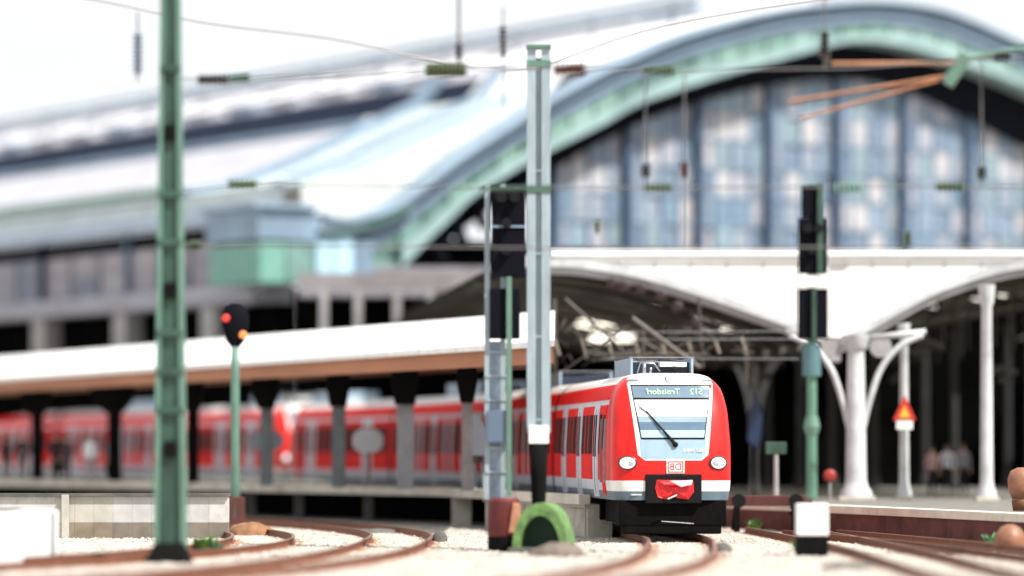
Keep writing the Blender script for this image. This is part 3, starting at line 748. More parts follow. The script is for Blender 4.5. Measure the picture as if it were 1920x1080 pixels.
for (xa, xb, ya, yb, dd) in [(1088,1105,580,592,24), (1120,1142,578,591,24), (1076,1110,600,616,22), (1117,1152,600,616,22), (1160,1192,600,616,22), (1210,1237,601,616,22), (1102,1140,624,641,20), (1147,1185,624,641,20),
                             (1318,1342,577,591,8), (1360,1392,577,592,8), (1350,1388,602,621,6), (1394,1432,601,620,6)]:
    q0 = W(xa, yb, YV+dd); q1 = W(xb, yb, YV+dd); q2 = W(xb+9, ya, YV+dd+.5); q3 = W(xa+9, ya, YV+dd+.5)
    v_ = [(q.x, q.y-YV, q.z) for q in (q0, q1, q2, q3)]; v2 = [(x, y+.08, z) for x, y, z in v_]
    MB().add(v_+v2, [(3,2,1,0), (4,5,6,7), (0,1,5,4), (1,2,6,5), (2,3,7,6), (3,0,4,7)]).build('glowing_skylight', glowm, ph_)
rrv = random.Random(11)
for (px, dd, hh) in [(1440, 30, 6), (1500, 24, 5.4), (1560, 34, 5.6), (1640, 26, 5.6), (1735, 32, 6), (1790, 22, 6.2), (1890, 28, 6.6), (1930, 18, 6.6)]:
    q = W(px, 800, YV+dd); MB().lathe([(.22, .6), (.20, .9), (.14, 1.2), (.12, hh), (.3, hh+.4)], 10, M=Matrix.Translation((q.x, dd, 0))).build('inner_column', mat('dim grey iron', (.03, .03, .032), .7, var=.3, scale=1), ph_)
for k in range(26):
    px = rrv.uniform(1400, 1930); py = rrv.uniform(560, 720); dd = rrv.uniform(6, 34); q = W(px, py, YV+dd); q2 = W(px+rrv.uniform(-60, 60), py+rrv.uniform(-25, 25), YV+dd)
    MB().tube([(q.x, dd, q.z), (q2.x, dd, q2.z)], rrv.uniform(.05, .14), 5).build('roof_tie', mat('dim roof iron', (.06, .055, .05), .7, var=.4, scale=1), ph_)
# columns of the platform hall
def column(px, ytop, wpx, foot, label, branches, Yc):
    z0 = .6; x = XY(px, Yc)[0]; zt = ZZ(ytop, Yc); r_ = wpx/F*Yc/2
    c = thing('iron_column', (x, Yc, z0), label, 'column', 0, 'iron columns of the platform hall')
    h = zt-z0
    MB().lathe([(r_*1.5, 0), (r_*1.5, .25), (r_*1.15, .4), (r_, .6), (r_*.9, h*.5), (r_*.8, h*.9), (r_*1.1, h*.92), (r_*1.3, h)], 16).build('shaft', whitei, c, smooth=True, auto=40)
    MB().box(-r_*1.7, r_*1.7, -r_*1.7, r_*1.7, -.005, .12).build('plinth', concrete, c)
    if branches:
        for s_ in (-1, 1):
            b = MB(); pts = [(s_*r_*.6, 0, h*.42), (s_*(r_+.12), 0, h*.62), (s_*(r_+.45), 0, h*.80), (s_*(r_+1.0), 0, h*.93), (s_*(r_+1.7), 0, h*1.0)]
            b.tube(catmull(pts, 5), .095, 8); b.tube([(s_*r_, 0, h*.98), (s_*(r_+1.8), 0, h*1.02)], .10, 6)
            b.build('curved_bracket', whitei, c, smooth=True)
            g = MB(); g.lathe([(.30, -.05), (.34, -.05), (.34, .05), (.30, .05)], 16, M=Matrix.Translation((s_*(r_+.42), 0, h*.93)) @ Matrix.Rotation(R(90), 4, 'X')); g.build('scroll_ring', graym, c)
    return c
column(1605, 628, 40, 938, 'thick white iron column with curved branching brackets', True, 113.5)
column(1695, 606, 19, 938, 'thin white column carrying the red warning triangle', False, 114.5)
column(1850, 534, 25, 945, 'tall slim white column nearest the right edge', False, 112.5)
column(1415, 640, 10, 938, 'faint beige column half lost in the dark behind the train', True, 136)
# platform hall clutter
def wp(px, Y, z): return (XY(px, Y)[0], Y, z)
tr = thing('warning_triangle', wp(1696, 113.6, ZZ(805, 113.6)), 'red and yellow warning triangle fixed on thin white column', 'sign')
MB().prism([(-.35, .28), (.35, .28), (0, 1.05)], -.03, .03).build('board', mat('reflective red', (.50, .03, .015), .5), tr)
MB().prism([(-.16, .36), (.16, .36), (0, .72)], -.05, -.035).build('yellow_field', mat('yellow enamel', (.8, .42, .05), .5), tr)
MB().box(-.25, .25, -.03, .03, 0, .26).build('white_plate', white, tr)
rl = thing('red_lamp', wp(1556, 112, .6), 'small red round lamp on short post in the dark bay', 'lamp')
MB().tube([(0,0,0), (0,0,.55)], .04).build('post', graym, rl)
MB().lathe([(.05, -.10), (.19, -.08), (.19, .06), (.1, .1)], 18, M=Matrix.Translation((0, 0, .75)) @ Matrix.Rotation(R(90), 4, 'X')).build('lens', mat('red lens', (.30, .03, .02), .4), rl)
mk = thing('marker_post', wp(1455, 108, .0), 'short grey post with dark green cap beside the train', 'post')
MB().lathe([(.14, 0), (.09, .6), (.07, 1.6), (.07, 2.0)], 10).build('post', graym, mk); MB().box(-.3, .3, -.08, .08, 2.0, 2.35).build('cap', greenp, mk, bevel=.03)
bs = thing('blue_panel', wp(1414, 122, .6), 'dark blue leaf-shaped glass panel just right of the train', 'sign')
MB().prism([(-.22, 1.8), (.2, 1.5), (.26, 2.6), (.18, 3.3), (.02, 3.35), (-.2, 2.7)], -.04, .04).build('panel', mat('deep blue enamel', (.015, .035, .085), .3), bs, bevel=.02)
MB().tube([(0,0,0), (0,0,1.7)], .05).build('post', boardm, bs)
# overhead trusswork above the train roof
ov = thing('overhead_gantry', (0, 112, 0), 'tangle of grey struts and wires above the train in the vault mouth', 'gantry')
def otube(pts, r, m, nm='strut'):
    MB().tube([(W(x, y, 112+d).x, d, W(x, y, 112+d).z) for x, y, d in pts], r, 6).build(nm, m, ov)
gst = mat('grey brown steel', (.055, .046, .036), .6, var=.3, scale=3)
otube([(1185,596,0),(1312,690,0)], .09, gst); otube([(1060,560,2),(1150,640,2),(1200,690,2)], .05, gst); otube([(1206,612,1),(1206,690,1)], .07, gst)
otube([(1206,640,1),(1290,690,1)], .035, gst); otube([(1290,640,1),(1200,690,1)], .035, gst); otube([(1050,700,0),(1180,610,0)], .03, gst)
otube([(1100,665,1),(1330,665,1)], .06, gst); otube([(1310,560,1),(1318,690,1)], .05, gst)
rr = random.Random(5)
for k in range(60):
    x = rr.uniform(1050, 1400); y = rr.uniform(610, 690); otube([(x, y, rr.uniform(0, 4)), (x+rr.uniform(-45, 45), y+rr.uniform(-30, 34), rr.uniform(0, 4))], rr.uniform(.012, .028), gst, 'tie_rod')
for yy in (623, 637, 672): otube([(1130, yy, 0), (1500, yy+rr.uniform(-4, 4), 0)], .012, steel, 'wire')
for k in range(8):
    x = 1040+k*50; otube([(x, 640+rr.uniform(-8, 8), 1.5), (x+9, 668+rr.uniform(-6, 6), 1.5)], .05, mat('pale insulator', (.25, .22, .18), .4), 'insulator')
otube([(1040,560,2),(1040,700,2)], .07, gst); otube([(1400,640,2),(1400,720,2)], .06, gst)
# ------------------------------------------------------------------ right platform
rp = thing('right_platform', (0,0,0), 'paved platform with pale coping over a soot-red brick wall, right side', 'platform')
edge = [(14.6, 81), (12.3, 90), (9.6, 100.5), (7.0, 110), (5.9, 118), (3.2, 134), (0, 150)]
back = [(0, 152), (34, 152), (34, 81)]
MB().plan(edge+back, .42, .58).build('paving', asphalt, rp)
def edge_wall(mb, pl, w0, w1, z0, z1, mi=0): sweep(mb, pl, [(w0, z0), (w1, z0), (w1, z1), (w0, z1)], mi)
m1 = MB(); edge_wall(m1, edge, -.55, .12, .40, .605)
m1.build('coping', mat('pale coping', (.66, .62, .54), .8, var=.2, scale=1.2), rp)
m1 = MB(); edge_wall(m1, edge, -.5, 0, -.2, .395); m1.build('brick_wall', brick, rp)
for i in range(len(edge)-3):                       # brick piers and recesses
    a = Vector(edge[i]); b = Vector(edge[i+1]); n = int((b-a).length/1.9)
    for k in range(n):
        q = a.lerp(b, (k+.5)/n); ang = math.atan2((b-a).y, (b-a).x)
        M = Matrix.Translation((q.x, q.y, 0)) @ Matrix.Rotation(ang, 4, 'Z')
        MB().box(-.28, .28, -.06, .1, -.18, .36, M=M).build('brick_pier', mat('dark red pier', (.15, .04, .04), .9, var=.4, scale=2) if k % 2 else mat('sooty pier', (.04, .02, .02), .9, var=.4, scale=2), rp)
# paving is drawn as strips
bsn = thing('buffer_stop', (7.1, 104.5, 0), 'dark red buffer stop closing the track beside the train', 'buffer stop', R(2))
MB().box(-1.3, 1.3, -.15, .15, .55, .85).build('beam', mat('oxide red', (.07, .014, .012), .6, var=.3, scale=3), bsn, bevel=.03)
for s_ in (-.8, .8):
    MB().lathe([(.2, 0), (.2, .08), (.08, .1), (.08, .35)], 14, M=Matrix.Translation((s_, -.5, .7)) @ Matrix.Rotation(R(-90), 4, 'X')).build('buffer', black, bsn)
    MB().tube([(s_, 0, .8), (s_, 1.2, -.18)], .07).build('brace', under, bsn); MB().box(s_-.07, s_+.07, -.1, .1, -.18, .55).build('post', under, bsn)
# ------------------------------------------------------------------ left platform, canopy
lp = thing('left_platform', (0,0,0), 'long grey platform with dark undercut edge across the left half', 'platform')
ledge = [(-36, 180), (-20.6, 150), (-2.0, 115), (2.05, 97.2)]
def side_pt(Y):
    c = yat([(92, 3.98), (108, 2.64), (123.6, .46), (138.8, -3.05), (153.6, -7.9), (168, -13.9), (182, -21), (196, -29)], Y); return c-1.62*1.04
lback = [(side_pt(Y), Y) for Y in (97.5, 104, 112, 123, 138, 152, 166, 180)]
MB().plan(ledge+lback, .72, .93).build('paving', asphalt, lp)
m1 = MB(); edge_wall(m1, ledge, .02, .32, .70, .96); m1.build('coping', mat('left coping', (.60, .56, .48), .8, var=.25, scale=1.2), lp)
# supporting wall set back (dark) and solid end block
m1 = MB(); edge_wall(m1, [(-34, 182), (-18.6, 152), (-.8, 117.5)], -.2, .2, -.2, .71); m1.build('undercut_wall', mat('undercut painted shade', (.008, .008, .009), .95, spec=0), lp)  # near-black colour stands for the shadow under the overhang
def lpt(px):       # point on the near edge at photo column px
    k = (px-960)/F
    for a, b in zip(ledge, ledge[1:]):
        t = (a[0]-k*a[1])/((a[0]-k*a[1])-(b[0]-k*b[1])+1e-12)
        if 0 <= t <= 1: return Vector(a).lerp(Vector(b), t)
pa = lpt(915); pb_ = lpt(1106)
m1 = MB(); edge_wall(m1, [(pa.x, pa.y), (-1.0, 110.6) if False else ((pa.x+pb_.x)/2, (pa.y+pb_.y)/2), (pb_.x, pb_.y)], -.6, .06, -.2, .60); m1.build('end_wall', concrete, lp)
m1 = MB(); edge_wall(m1, [(pa.x, pa.y), (pb_.x, pb_.y)], -.6, .14, .605, .70); m1.build('end_capping', concrete, lp)
for q in range(7):
    t0 = pa.lerp(pb_, q/7+.01); t1_ = pa.lerp(pb_, (q+1)/7-.01); m1 = MB(); edge_wall(m1, [(t0.x, t0.y), (t1_.x, t1_.y)], .065, .10, -.15, .28 if q % 2 else .58)
    m1.build('facing_stone', mat('facing stone', (.42, .39, .33), .9, var=.35, scale=2, bump=.4), lp)
for px in (865, 690, 560, 470): 
    q = lpt(px); ww = .30 if px == 865 else .16
    MB().box(q.x-ww, q.x+ww, q.y+.1, q.y+.6, -.2, .71).build('support_post', concrete if px == 865 else dconc, lp)
# platform end ramp block
cn = thing('platform_canopy', (0,0,0), 'long white sheet-roofed platform canopy with brown fascia at left', 'canopy')
ev = [Vector((-34.5, 182)), Vector((1.14, 100))]
ed = (ev[1]-ev[0]).normalized(); nn_ = Vector((-ed.y, ed.x)); 
if nn_.x < 0: nn_ = -nn_
def line_at(px, off):
    k = (px-960)/F; a = ev[0]+nn_*off; t = (k*a.y-a.x)/(ed.x-k*ed.y); return a+ed*t
def cpt(px, off, z): q = line_at(px, off); return (q.x, q.y, z)
ZE, ZRG = 5.05, 6.15
NB = 26; pxs = [-60+i*1100/NB for i in range(NB+1)]
for i in range(NB):
    x0, x1 = pxs[i]+.4, pxs[i+1]-.4
    v = [cpt(x0, 0, ZE), cpt(x1, 0, ZE), cpt(x1, 3.2, ZRG), cpt(x0, 3.2, ZRG)]
    v2 = [(a_[0], a_[1], a_[2]-.10) for a_ in v]
    MB().add(v+v2, [(0,1,2,3), (7,6,5,4), (0,4,5,1), (1,5,6,2), (2,6,7,3), (3,7,4,0)]).build('roof_sheet', whiteroof, cn)
v = [cpt(-60, 3.25, ZRG), cpt(1040, 3.25, ZRG), cpt(1040, 6.2, ZE+.1), cpt(-60, 6.2, ZE+.1)]
v2 = [(a_[0], a_[1], a_[2]-.10) for a_ in v]
MB().add(v+v2, [(0,1,2,3), (7,6,5,4), (0,4,5,1), (1,5,6,2), (2,6,7,3), (3,7,4,0)]).build('rear_roof', whiteroof, cn)
v = [cpt(-60, .08, ZE-.04), cpt(1038, .08, ZE-.04), cpt(1038, .25, ZE-.04), cpt(-60, .25, ZE-.04)]
v2 = [(a_[0], a_[1], ZE-.60) for a_ in v]
MB().add(v+v2, [(0,1,2,3), (7,6,5,4), (0,4,5,1), (1,5,6,2), (2,6,7,3), (3,7,4,0)]).build('fascia', brownf, cn)
v = [cpt(-60, .26, ZE-.30), cpt(1038, .26, ZE-.30), cpt(1038, 6.1, ZE-.30), cpt(-60, 6.1, ZE-.30)]
v2 = [(a_[0], a_[1], ZE-.36) for a_ in v]
MB().add(v+v2, [(0,1,2,3), (7,6,5,4), (0,4,5,1), (1,5,6,2), (2,6,7,3), (3,7,4,0)]).build('soffit', brownf, cn)
v = [cpt(-60, 0, ZE+.0), cpt(1039, 0, ZE), cpt(1039, -.12, ZE), cpt(-60, -.12, ZE)]
v2 = [(a_[0], a_[1], ZE-.16) for a_ in v]
MB().add(v+v2, [(0,1,2,3), (7,6,5,4), (0,4,5,1), (1,5,6,2), (2,6,7,3), (3,7,4,0)]).build('eave_gutter', white, cn)
dpost = mat('dark canopy iron', (.005, .005, .005), .9, spec=.1, var=.3, scale=3); gpost = mat('grey canopy post', (.16, .19, .20), .6, var=.25, scale=2)
for j, (px, wpx, m, bw) in enumerate([(70, 22, dpost, 1.1), (215, 24, dpost, 1.6), (362, 20, dpost, .8), (500, 22, gpost, .9), (635, 24, gpost, .7), (760, 30, mat('light post paint', (.33, .35, .37), .6, var=.2, scale=2), .8), (876, 20, graym, .6)]):
    q = line_at(px, 1.4); r_ = wpx/F*q.y/2
    b = MB().box(q.x-r_, q.x+r_, q.y-r_, q.y+r_, .93, ZE-1.0).build('post', m, cn)
    hb = MB().prism([(q.x-r_*1.2, ZE-1.55), (q.x+r_*1.2, ZE-1.55), (q.x+bw*.5, ZE-.95), (q.x+bw*.5, ZE-.55), (q.x+r_*.8, ZE-.38), (q.x-r_*.8, ZE-.38), (q.x-bw*.5, ZE-.55), (q.x-bw*.5, ZE-.95)], q.y-1.0, q.y+.2).build('bracket_head', dpost, b, bevel=.04)
# boards and stand on left platform
def board(px, Yb, zc, w_, h_, m, label):
    t = thing('platform_sign', wp(px, Yb, .93), label, 'sign', 0, 'oval platform boards')
    MB().tube([(0,0,0), (0,0,zc-.93)], .06).build('post', graym, t)
    pts = []
    for s_ in (-1, 1):
        for k in range(9):
            a_ = math.pi*(k/8) if s_ < 0 else math.pi*(k/8)
        pass
    poly = []
    for k in range(20):
        a_ = 2*math.pi*k/20; poly.append((w_/2*math.copysign(abs(math.cos(a_))**.8, math.cos(a_)), zc-.93+h_/2*math.copysign(abs(math.sin(a_))**.8, math.sin(a_))))
    MB().prism(poly, -.16, -.07).build('board', m, t); return t
pbm = mat('pale blue enamel', (.72, .80, .86), .5, var=.1, scale=2); gbm = mat('pale enamel in painted shade', (.28, .34, .40), .5, var=.1, scale=2)  # second enamel is the pale board with its shade painted in
board(690, 121, 2.42, 1.0, .78, pbm, 'pale blue oval board between two canopy posts, in front of the red train')
board(502, 129.5, 2.45, 1.15, .7, gbm, 'dull grey-blue oval board in front of a canopy post')
st = thing('covered_stand', wp(893, 111.5, .95), 'pale blue tapered covered stand near the dark signal boards', 'stand')
MB().prism([(-.42, 1.0), (.42, 1.0), (.36, 1.7), (.10, 2.25), (-.12, 2.25), (-.36, 1.7)], -.3, .3).build('cover', mat('pale blue canvas', (.46, .53, .62), .8, var=.1, scale=2), st, bevel=.03)
MB().lathe([(.12, .78), (.2, .85), (.2, .95), (.1, 1.0)], 12).build('hub', mat('olive hub', (.12, .11, .08), .6), st)
for x_ in (-.3, -.05, .25): MB().tube([(x_, 0, 0), (x_*.7, 0, 1.0)], .06).build('leg', lblue, st)
# ------------------------------------------------------------------ people
def person(px, Yp, z, label, top, legs, h=1.75, pose=0, rz=0.0, group=None, bag=None):
    x = XY(px, Yp)[0]; t = thing('person', (x, Yp, z), label, 'person', rz, 'people waiting on the platforms'); k = h/1.75
    J = {'pel': (0,0,.95,.15), 'bel': (0,0,1.10,.14), 'che': (0,.0,1.32,.17), 'sho': (0,0,1.45,.10), 'neck': (0,-.01,1.52,.055), 'head': (0,-.02,1.62,.095), 'top': (0,-.015,1.70,.085)}
    V = []; E = []; idx = {}
    def addv(n_, c): idx[n_] = len(V); V.append(c)
    for n_, c in J.items(): addv(n_, c)
    ch = ['pel','bel','che','sho','neck','head','top']
    E += [(idx[a_], idx[b_]) for a_, b_ in zip(ch, ch[1:])]
    for s_ in (-1, 1):
        st_ = .10*s_*pose; nm = str(s_)
        addv('hip'+nm, (.10*s_, 0, .88, .105)); addv('kn'+nm, (.11*s_, -st_*.9-.02, .50, .07)); addv('an'+nm, (.11*s_, st_*1.2+.02, .10, .045)); addv('to'+nm, (.13*s_, st_*1.2-.16, .045, .04))
        E += [(idx['pel'], idx['hip'+nm]), (idx['hip'+nm], idx['kn'+nm]), (idx['kn'+nm], idx['an'+nm]), (idx['an'+nm], idx['to'+nm])]
        addv('sh'+nm, (.19*s_, 0, 1.42, .065)); addv('el'+nm, (.25*s_, .03+st_, 1.14, .048)); addv('wr'+nm, (.24*s_, -.08+st_, .90, .034)); addv('ha'+nm, (.235*s_, -.12+st_, .80, .036))
        E += [(idx['sho'], idx['sh'+nm]), (idx['sh'+nm], idx['el'+nm]), (idx['el'+nm], idx['wr'+nm]), (idx['wr'+nm], idx['ha'+nm])]
        for f in range(4):
            fn = 'f%d'%f+nm; addv(fn, (.235*s_+.0, -.135+st_-.012+f*.016, .715+.006*abs(f-1.5), .011)); E.append((idx['ha'+nm], idx[fn]))
        addv('th'+nm, (.205*s_, -.16+st_, .765, .012)); E.append((idx['ha'+nm], idx['th'+nm]))
    me = bpy.data.meshes.new('body'); me.from_pydata([tuple(a_*k for a_ in v[:3]) for v in V], E, [])
    ob = bpy.data.objects.new('body', me); sc.collection.objects.link(ob)
    sk = ob.modifiers.new('s', 'SKIN'); ss = ob.modifiers.new('u', 'SUBSURF'); ss.levels = 1
    for i_, v in enumerate(V): me.skin_vertices[0].data[i_].radius = (v[3]*k, v[3]*k*(.8 if i_ in (0,1,2,3) else 1))
    me.skin_vertices[0].data[0].use_root = True
    dg = bpy.context.evaluated_depsgraph_get(); dg.update()
    m2 = bpy.data.meshes.new_from_object(ob.evaluated_get(dg)); bpy.data.objects.remove(ob)
    m2.materials.clear()
    for m_ in (skin, top, legs, black): m2.materials.append(m_)
    for p_ in m2.polygons:
        z_ = p_.center.z/k; xx = abs(p_.center.x)/k
        p_.material_index = 3 if z_ < .09 else 0 if (z_ > 1.50 or (xx > .17 and z_ < .92 and z_ > .6)) else 1 if z_ > .95 or xx > .19 else 2
    m2.shade_smooth()
    o = bpy.data.objects.new('body', m2); sc.collection.objects.link(o); o.parent = t
    MB().lathe([(.02, .115), (.07, .10), (.105, .05), (.112, -.02), (.10, -.05)], 14, M=Matrix.Translation((0, .02*k, 1.66*k)) @ Matrix.Scale(k, 4)).build('hair', hairm, t, smooth=True)
    nf = MB(); nf.lathe([(.018, 0), (.012, .03), (.004, .045)], 8, M=Matrix.Translation((0, -.112*k, 1.60*k))); nf.build('nose', skin, t)
    if bag: MB().box(-.02, .40, .08, .26, .35, .95).build('bag', bag, t, bevel=.04)
    return t
dk = mat('dark coat cloth', (.012, .013, .018), .9, var=.2, scale=6); dk2 = mat('charcoal cloth', (.03, .03, .035), .9); jn = mat('dark jeans', (.03, .04, .07), .9)
wsht = mat('white shirt cloth', (.75, .77, .80), .9); gsht = mat('grey shirt cloth', (.30, .30, .32), .9); rsht = mat('dull rose cloth', (.55, .35, .32), .9)
person(12, 146, .93, 'dark-clothed figure at the very left edge of the platform', dk, dk, 1.72, 1, .3)
person(42, 144, .93, 'person in dark coat, second figure from the left edge', dk, dk2, 1.80, 0, -.2)
person(104, 141, .93, 'broad dark figure in black coat left of the white shirt', dk, dk, 1.80, 1, .5, bag=dk)
person(126, 140, .93, 'dark-clothed person directly beside the white-shirted one', dk2, dk, 1.74, 0, -.4)
person(170, 138, .93, 'person in bright white shirt standing left of the green mast', wsht, gsht, 1.72, 0, 0)
person(206, 142, .93, 'person in grey top partly hidden beside a canopy post', gsht, dk, 1.70, 1, .8)
person(1748, 124, .58, 'person in pale rose top in the dark bay between columns', rsht, dk, 1.66, 0, .2)
person(1776, 127, .58, 'person in white shirt, middle one in the dark right bay', wsht, dk, 1.72, 1, -.3)
person(1806, 130, .58, 'person in grey shirt near the tall right column', gsht, dk, 1.74, 0, .2)
# ------------------------------------------------------------------ masts
def bolt_band(mb, z, hwid): mb.box(-hwid, hwid, -hwid, hwid, z-.06, z+.06)
gm = thing('catenary_mast', (*XY(320, 76), 0), 'tall dark green tapering catenary mast in the left foreground', 'mast')
zt = 13.2
def taper(z): return .335-.155*(z/13.2)
mb = MB()
for s_ in (-1, 1):                                  # two tapering channel legs
    mb.add([(s_*taper(0)-.09*(s_ > 0)*1, -.2, -.19), (s_*taper(0)+.09*(s_ < 0), -.2, -.19), (s_*taper(0)+.09*(s_ < 0), .2, -.19), (s_*taper(0)-.09*(s_ > 0), .2, -.19),
            (s_*taper(zt)-.08*(s_ > 0), -.14, zt), (s_*taper(zt)+.08*(s_ < 0), -.14, zt), (s_*taper(zt)+.08*(s_ < 0), .14, zt), (s_*taper(zt)-.08*(s_ > 0), .14, zt)],
           [(0,1,2,3), (7,6,5,4), (0,4,5,1), (1,5,6,2), (2,6,7,3), (3,7,4,0)])
# make legs real volumes
mb = MB()
for s_ in (-1, 1):
    a0 = s_*taper(0); a1 = s_*taper(zt); b0 = a0-s_*.11; b1_ = a1-s_*.09
    mb.add([(a0,-.2,-.19), (b0,-.2,-.19), (b0,.2,-.19), (a0,.2,-.19), (a1,-.15,zt), (b1_,-.15,zt), (b1_,.15,zt), (a1,.15,zt)], [(0,1,2,3), (7,6,5,4), (0,4,5,1), (1,5,6,2), (2,6,7,3), (3,7,4,0)])
lg = mb.build('leg', lgreen, gm)
web = MB(); web.add([(-taper(0)+.12, -.10, -.19), (taper(0)-.12, -.10, -.19), (taper(0)-.12, .10, -.19), (-taper(0)+.12, .10, -.19), (-taper(zt)+.1, -.08, zt), (taper(zt)-.1, -.08, zt), (taper(zt)-.1, .08, zt), (-taper(zt)+.1, .08, zt)], [(0,1,2,3), (7,6,5,4), (0,4,5,1), (1,5,6,2), (2,6,7,3), (3,7,4,0)])
web.build('web', greenp, gm)
for py in (130, 250, 365, 455, 545, 625, 698, 770, 842):
    z = ZZ(py, 76); h_ = .16 if py in (250, 545, 842) else .07
    MB().box(-.12 if h_ > .1 else -taper(z)+.02, .12 if h_ > .1 else taper(z)-.02, -.21, -.11, z-h_, z+h_).build('batten_plate', dpost if h_ > .1 else greenp, gm, bevel=.02)
MB().add([(-.50,-.5,-.19), (.42,-.5,-.19), (.42,.4,-.19), (-.50,.4,-.19), (-.30,-.28,.22), (.30,-.28,.22), (.30,.28,.22), (-.30,.28,.22)], [(0,1,2,3), (7,6,5,4), (0,4,5,1), (1,5,6,2), (2,6,7,3), (3,7,4,0)]).build('footing', dpost, gm, bevel=.02)
lm = thing('lattice_mast', (*XY(1010, 85.5), .0), 'pale grey-blue lattice mast standing just left of the sharp train', 'mast')
zt2 = ZZ(92, 85.5); zb2 = ZZ(812, 85.5)
for s_ in (-1, 1):
    MB().box(s_*.165-.105, s_*.165+.105, -.12, .12, zb2, zt2).build('upright', lblue, lm)
MB().box(-.035, .035, -.05, .05, zb2, zt2-.3).build('inner_rod', lblue, lm)
MB().box(-.17, .17, .06, .10, zb2, zt2-.2).build('back_plate', mat('darker grey steel', (.20, .25, .25), .6, var=.3, scale=2), lm)  # plate is a darker grey than the uprights
z = zb2+.3; k = 0
while z < zt2-1.0:
    MB().tube([(-.2, -.10, z), (.2, -.10, z)], .02, 5).build('lattice_bar', lblue, lm); z += 1.9; k += 1
MB().box(-.23, .23, -.2, .14, ZZ(832, 85.5), ZZ(798, 85.5)).build('white_box', white, lm, bevel=.02)
MB().lathe([(.22, .1), (.20, .5), (.16, .9), (.19, 1.6), (.22, ZZ(833, 85.5))], 14).build('black_sleeve', dpost, lm, smooth=True)
MB().box(-.33, .33, -.33, .33, -.19, .12).build('footing', dconc, lm)
for py in (120, 355): MB().box(-.285, .285, -.15, .14, ZZ(py+6, 85.5), ZZ(py-6, 85.5)).build('collar', lgreen, lm)
MB().box(-.29, .29, -.2, .2, zt2, zt2+.10).build('cap', lgreen, lm, bevel=.02)
# mast out of frame right that carries the span wires
rm = thing('catenary_mast', (15.8, 77, 0), 'green mast beyond the right edge carrying the span wires', 'mast')
for ch in list(gm.children): c = ch.copy(); sc.collection.objects.link(c); c.parent = rm
# signal towers
def boardpx(par, x0, x1, y0, y1, Y, cx, name='signal_board', m=boardm, dy=-.25, th=.18):
    a = W(x0, y1, Y); b = W(x1, y0, Y); return MB().box(a.x-cx, b.x-cx, dy, dy+th, a.z, b.z).build(name, m, par, bevel=.03)
cx1 = XY(948, 85.5)[0]
s1 = thing('signal_gantry', (cx1, 85.5, 0), 'pair of black signal boards on blue-grey post left of centre', 'signal', 0, 'signal board posts')
b_ = boardpx(s1, 922, 985, 352, 520, 85.5, cx1); boardpx(s1, 918, 975, 542, 636, 85.5, cx1)
for (x, y) in [(940, 372), (965, 372), (950, 420), (950, 470)]:
    a = W(x, y, 85.5); MB().lathe([(.10, 0), (.12, .02), (.12, .16), (.10, .16)], 12, M=Matrix.Translation((a.x-cx1, -.27, a.z)) @ Matrix.Rotation(R(90), 4, 'X')).build('lamp_hood', black, b_)
MB().box(W(922,0,85.5).x-cx1, W(985,0,85.5).x-cx1, -.29, -.26, ZZ(428, 85.5), ZZ(424, 85.5)).build('board_rail', bluegrey, b_)
MB().box(.02, .14, -.36, -.27, ZZ(930, 85.5), ZZ(520, 85.5)).build('front_pole', lgreen, s1)
for dx in (-.42, -.06): MB().box(dx-.06, dx+.06, -.06, .06, ZZ(935, 85.5), ZZ(345, 85.5)).build('leg', lblue, s1)
MB().box(-.36, -.12, -.03, .02, ZZ(935, 85.5), ZZ(640, 85.5)).build('mesh_panel', mat('blue grey mesh', (.22, .28, .36), .6, var=.3, scale=3), s1)
for py in range(660, 930, 45): MB().box(-.44, .02, -.09, -.05, ZZ(py+2, 85.5), ZZ(py-2, 85.5)).build('rung', lblue, s1)
MB().box(-.42, .10, -.30, -.06, ZZ(830, 85.5), ZZ(770, 85.5)).build('relay_case', mat('slate enamel', (.09, .13, .19), .5), s1, bevel=.02)
cx2 = XY(1522, 81)[0]
s2_ = thing('signal_gantry', (cx2, 81, 0), 'pair of dark signal boards on green post right of the train', 'signal', 0, 'signal board posts')
b_ = boardpx(s2_, 1496, 1550, 410, 514, 81, cx2); boardpx(s2_, 1502, 1534, 348, 409, 81, cx2); boardpx(s2_, 1495, 1551, 542, 636, 81, cx2)
for (x, y) in [(1512, 430), (1532, 430), (1520, 470)]:
    a = W(x, y, 81); MB().lathe([(.08, 0), (.10, .02), (.10, .16), (.08, .16)], 12, M=Matrix.Translation((a.x-cx2, -.27, a.z)) @ Matrix.Rotation(R(90), 4, 'X')).build('lamp_hood', black, b_)
MB().box(.10, .22, -.34, -.02, ZZ(515, 81), ZZ(345, 81)).build('side_flange', greenp, s2_)
MB().box(W(1496,0,81).x-cx2, W(1550,0,81).x-cx2, -.3, -.02, ZZ(540, 81), ZZ(518, 81)).build('white_band', white, s2_)
MB().lathe([(.12, ZZ(935, 81)), (.11, ZZ(800, 81)), (.10, ZZ(520, 81)), (.09, ZZ(345, 81))], 14).build('post', mat('mid green steel', (.09, .20, .14), .45, var=.3, scale=3, stretch=(1,1,.3)), s2_, smooth=True, auto=40)
MB().tube([(.02, -.32, ZZ(636, 81)), (.02, -.32, ZZ(540, 81))], .05).build('front_pole', greenp, s2_)
MB().lathe([(.2, ZZ(705, 81)), (.2, ZZ(645, 81))], 14).build('cable_drum', mat('slate teal', (.07, .15, .17), .5, var=.2, scale=3), s2_)
MB().lathe([(.13, ZZ(815, 81)), (.18, ZZ(800, 81)), (.13, ZZ(780, 81))], 14).build('clamp', lgreen, s2_)
bb = MB().box(-.34, .34, -.34, .34, ZZ(1004, 81), ZZ(944, 81)).build('white_base_box', wconc, s2_, bevel=.03)
MB().box(-.33, .33, -.33, .33, -.19, ZZ(1004, 81)-.004).build('footing', dpost, s2_)
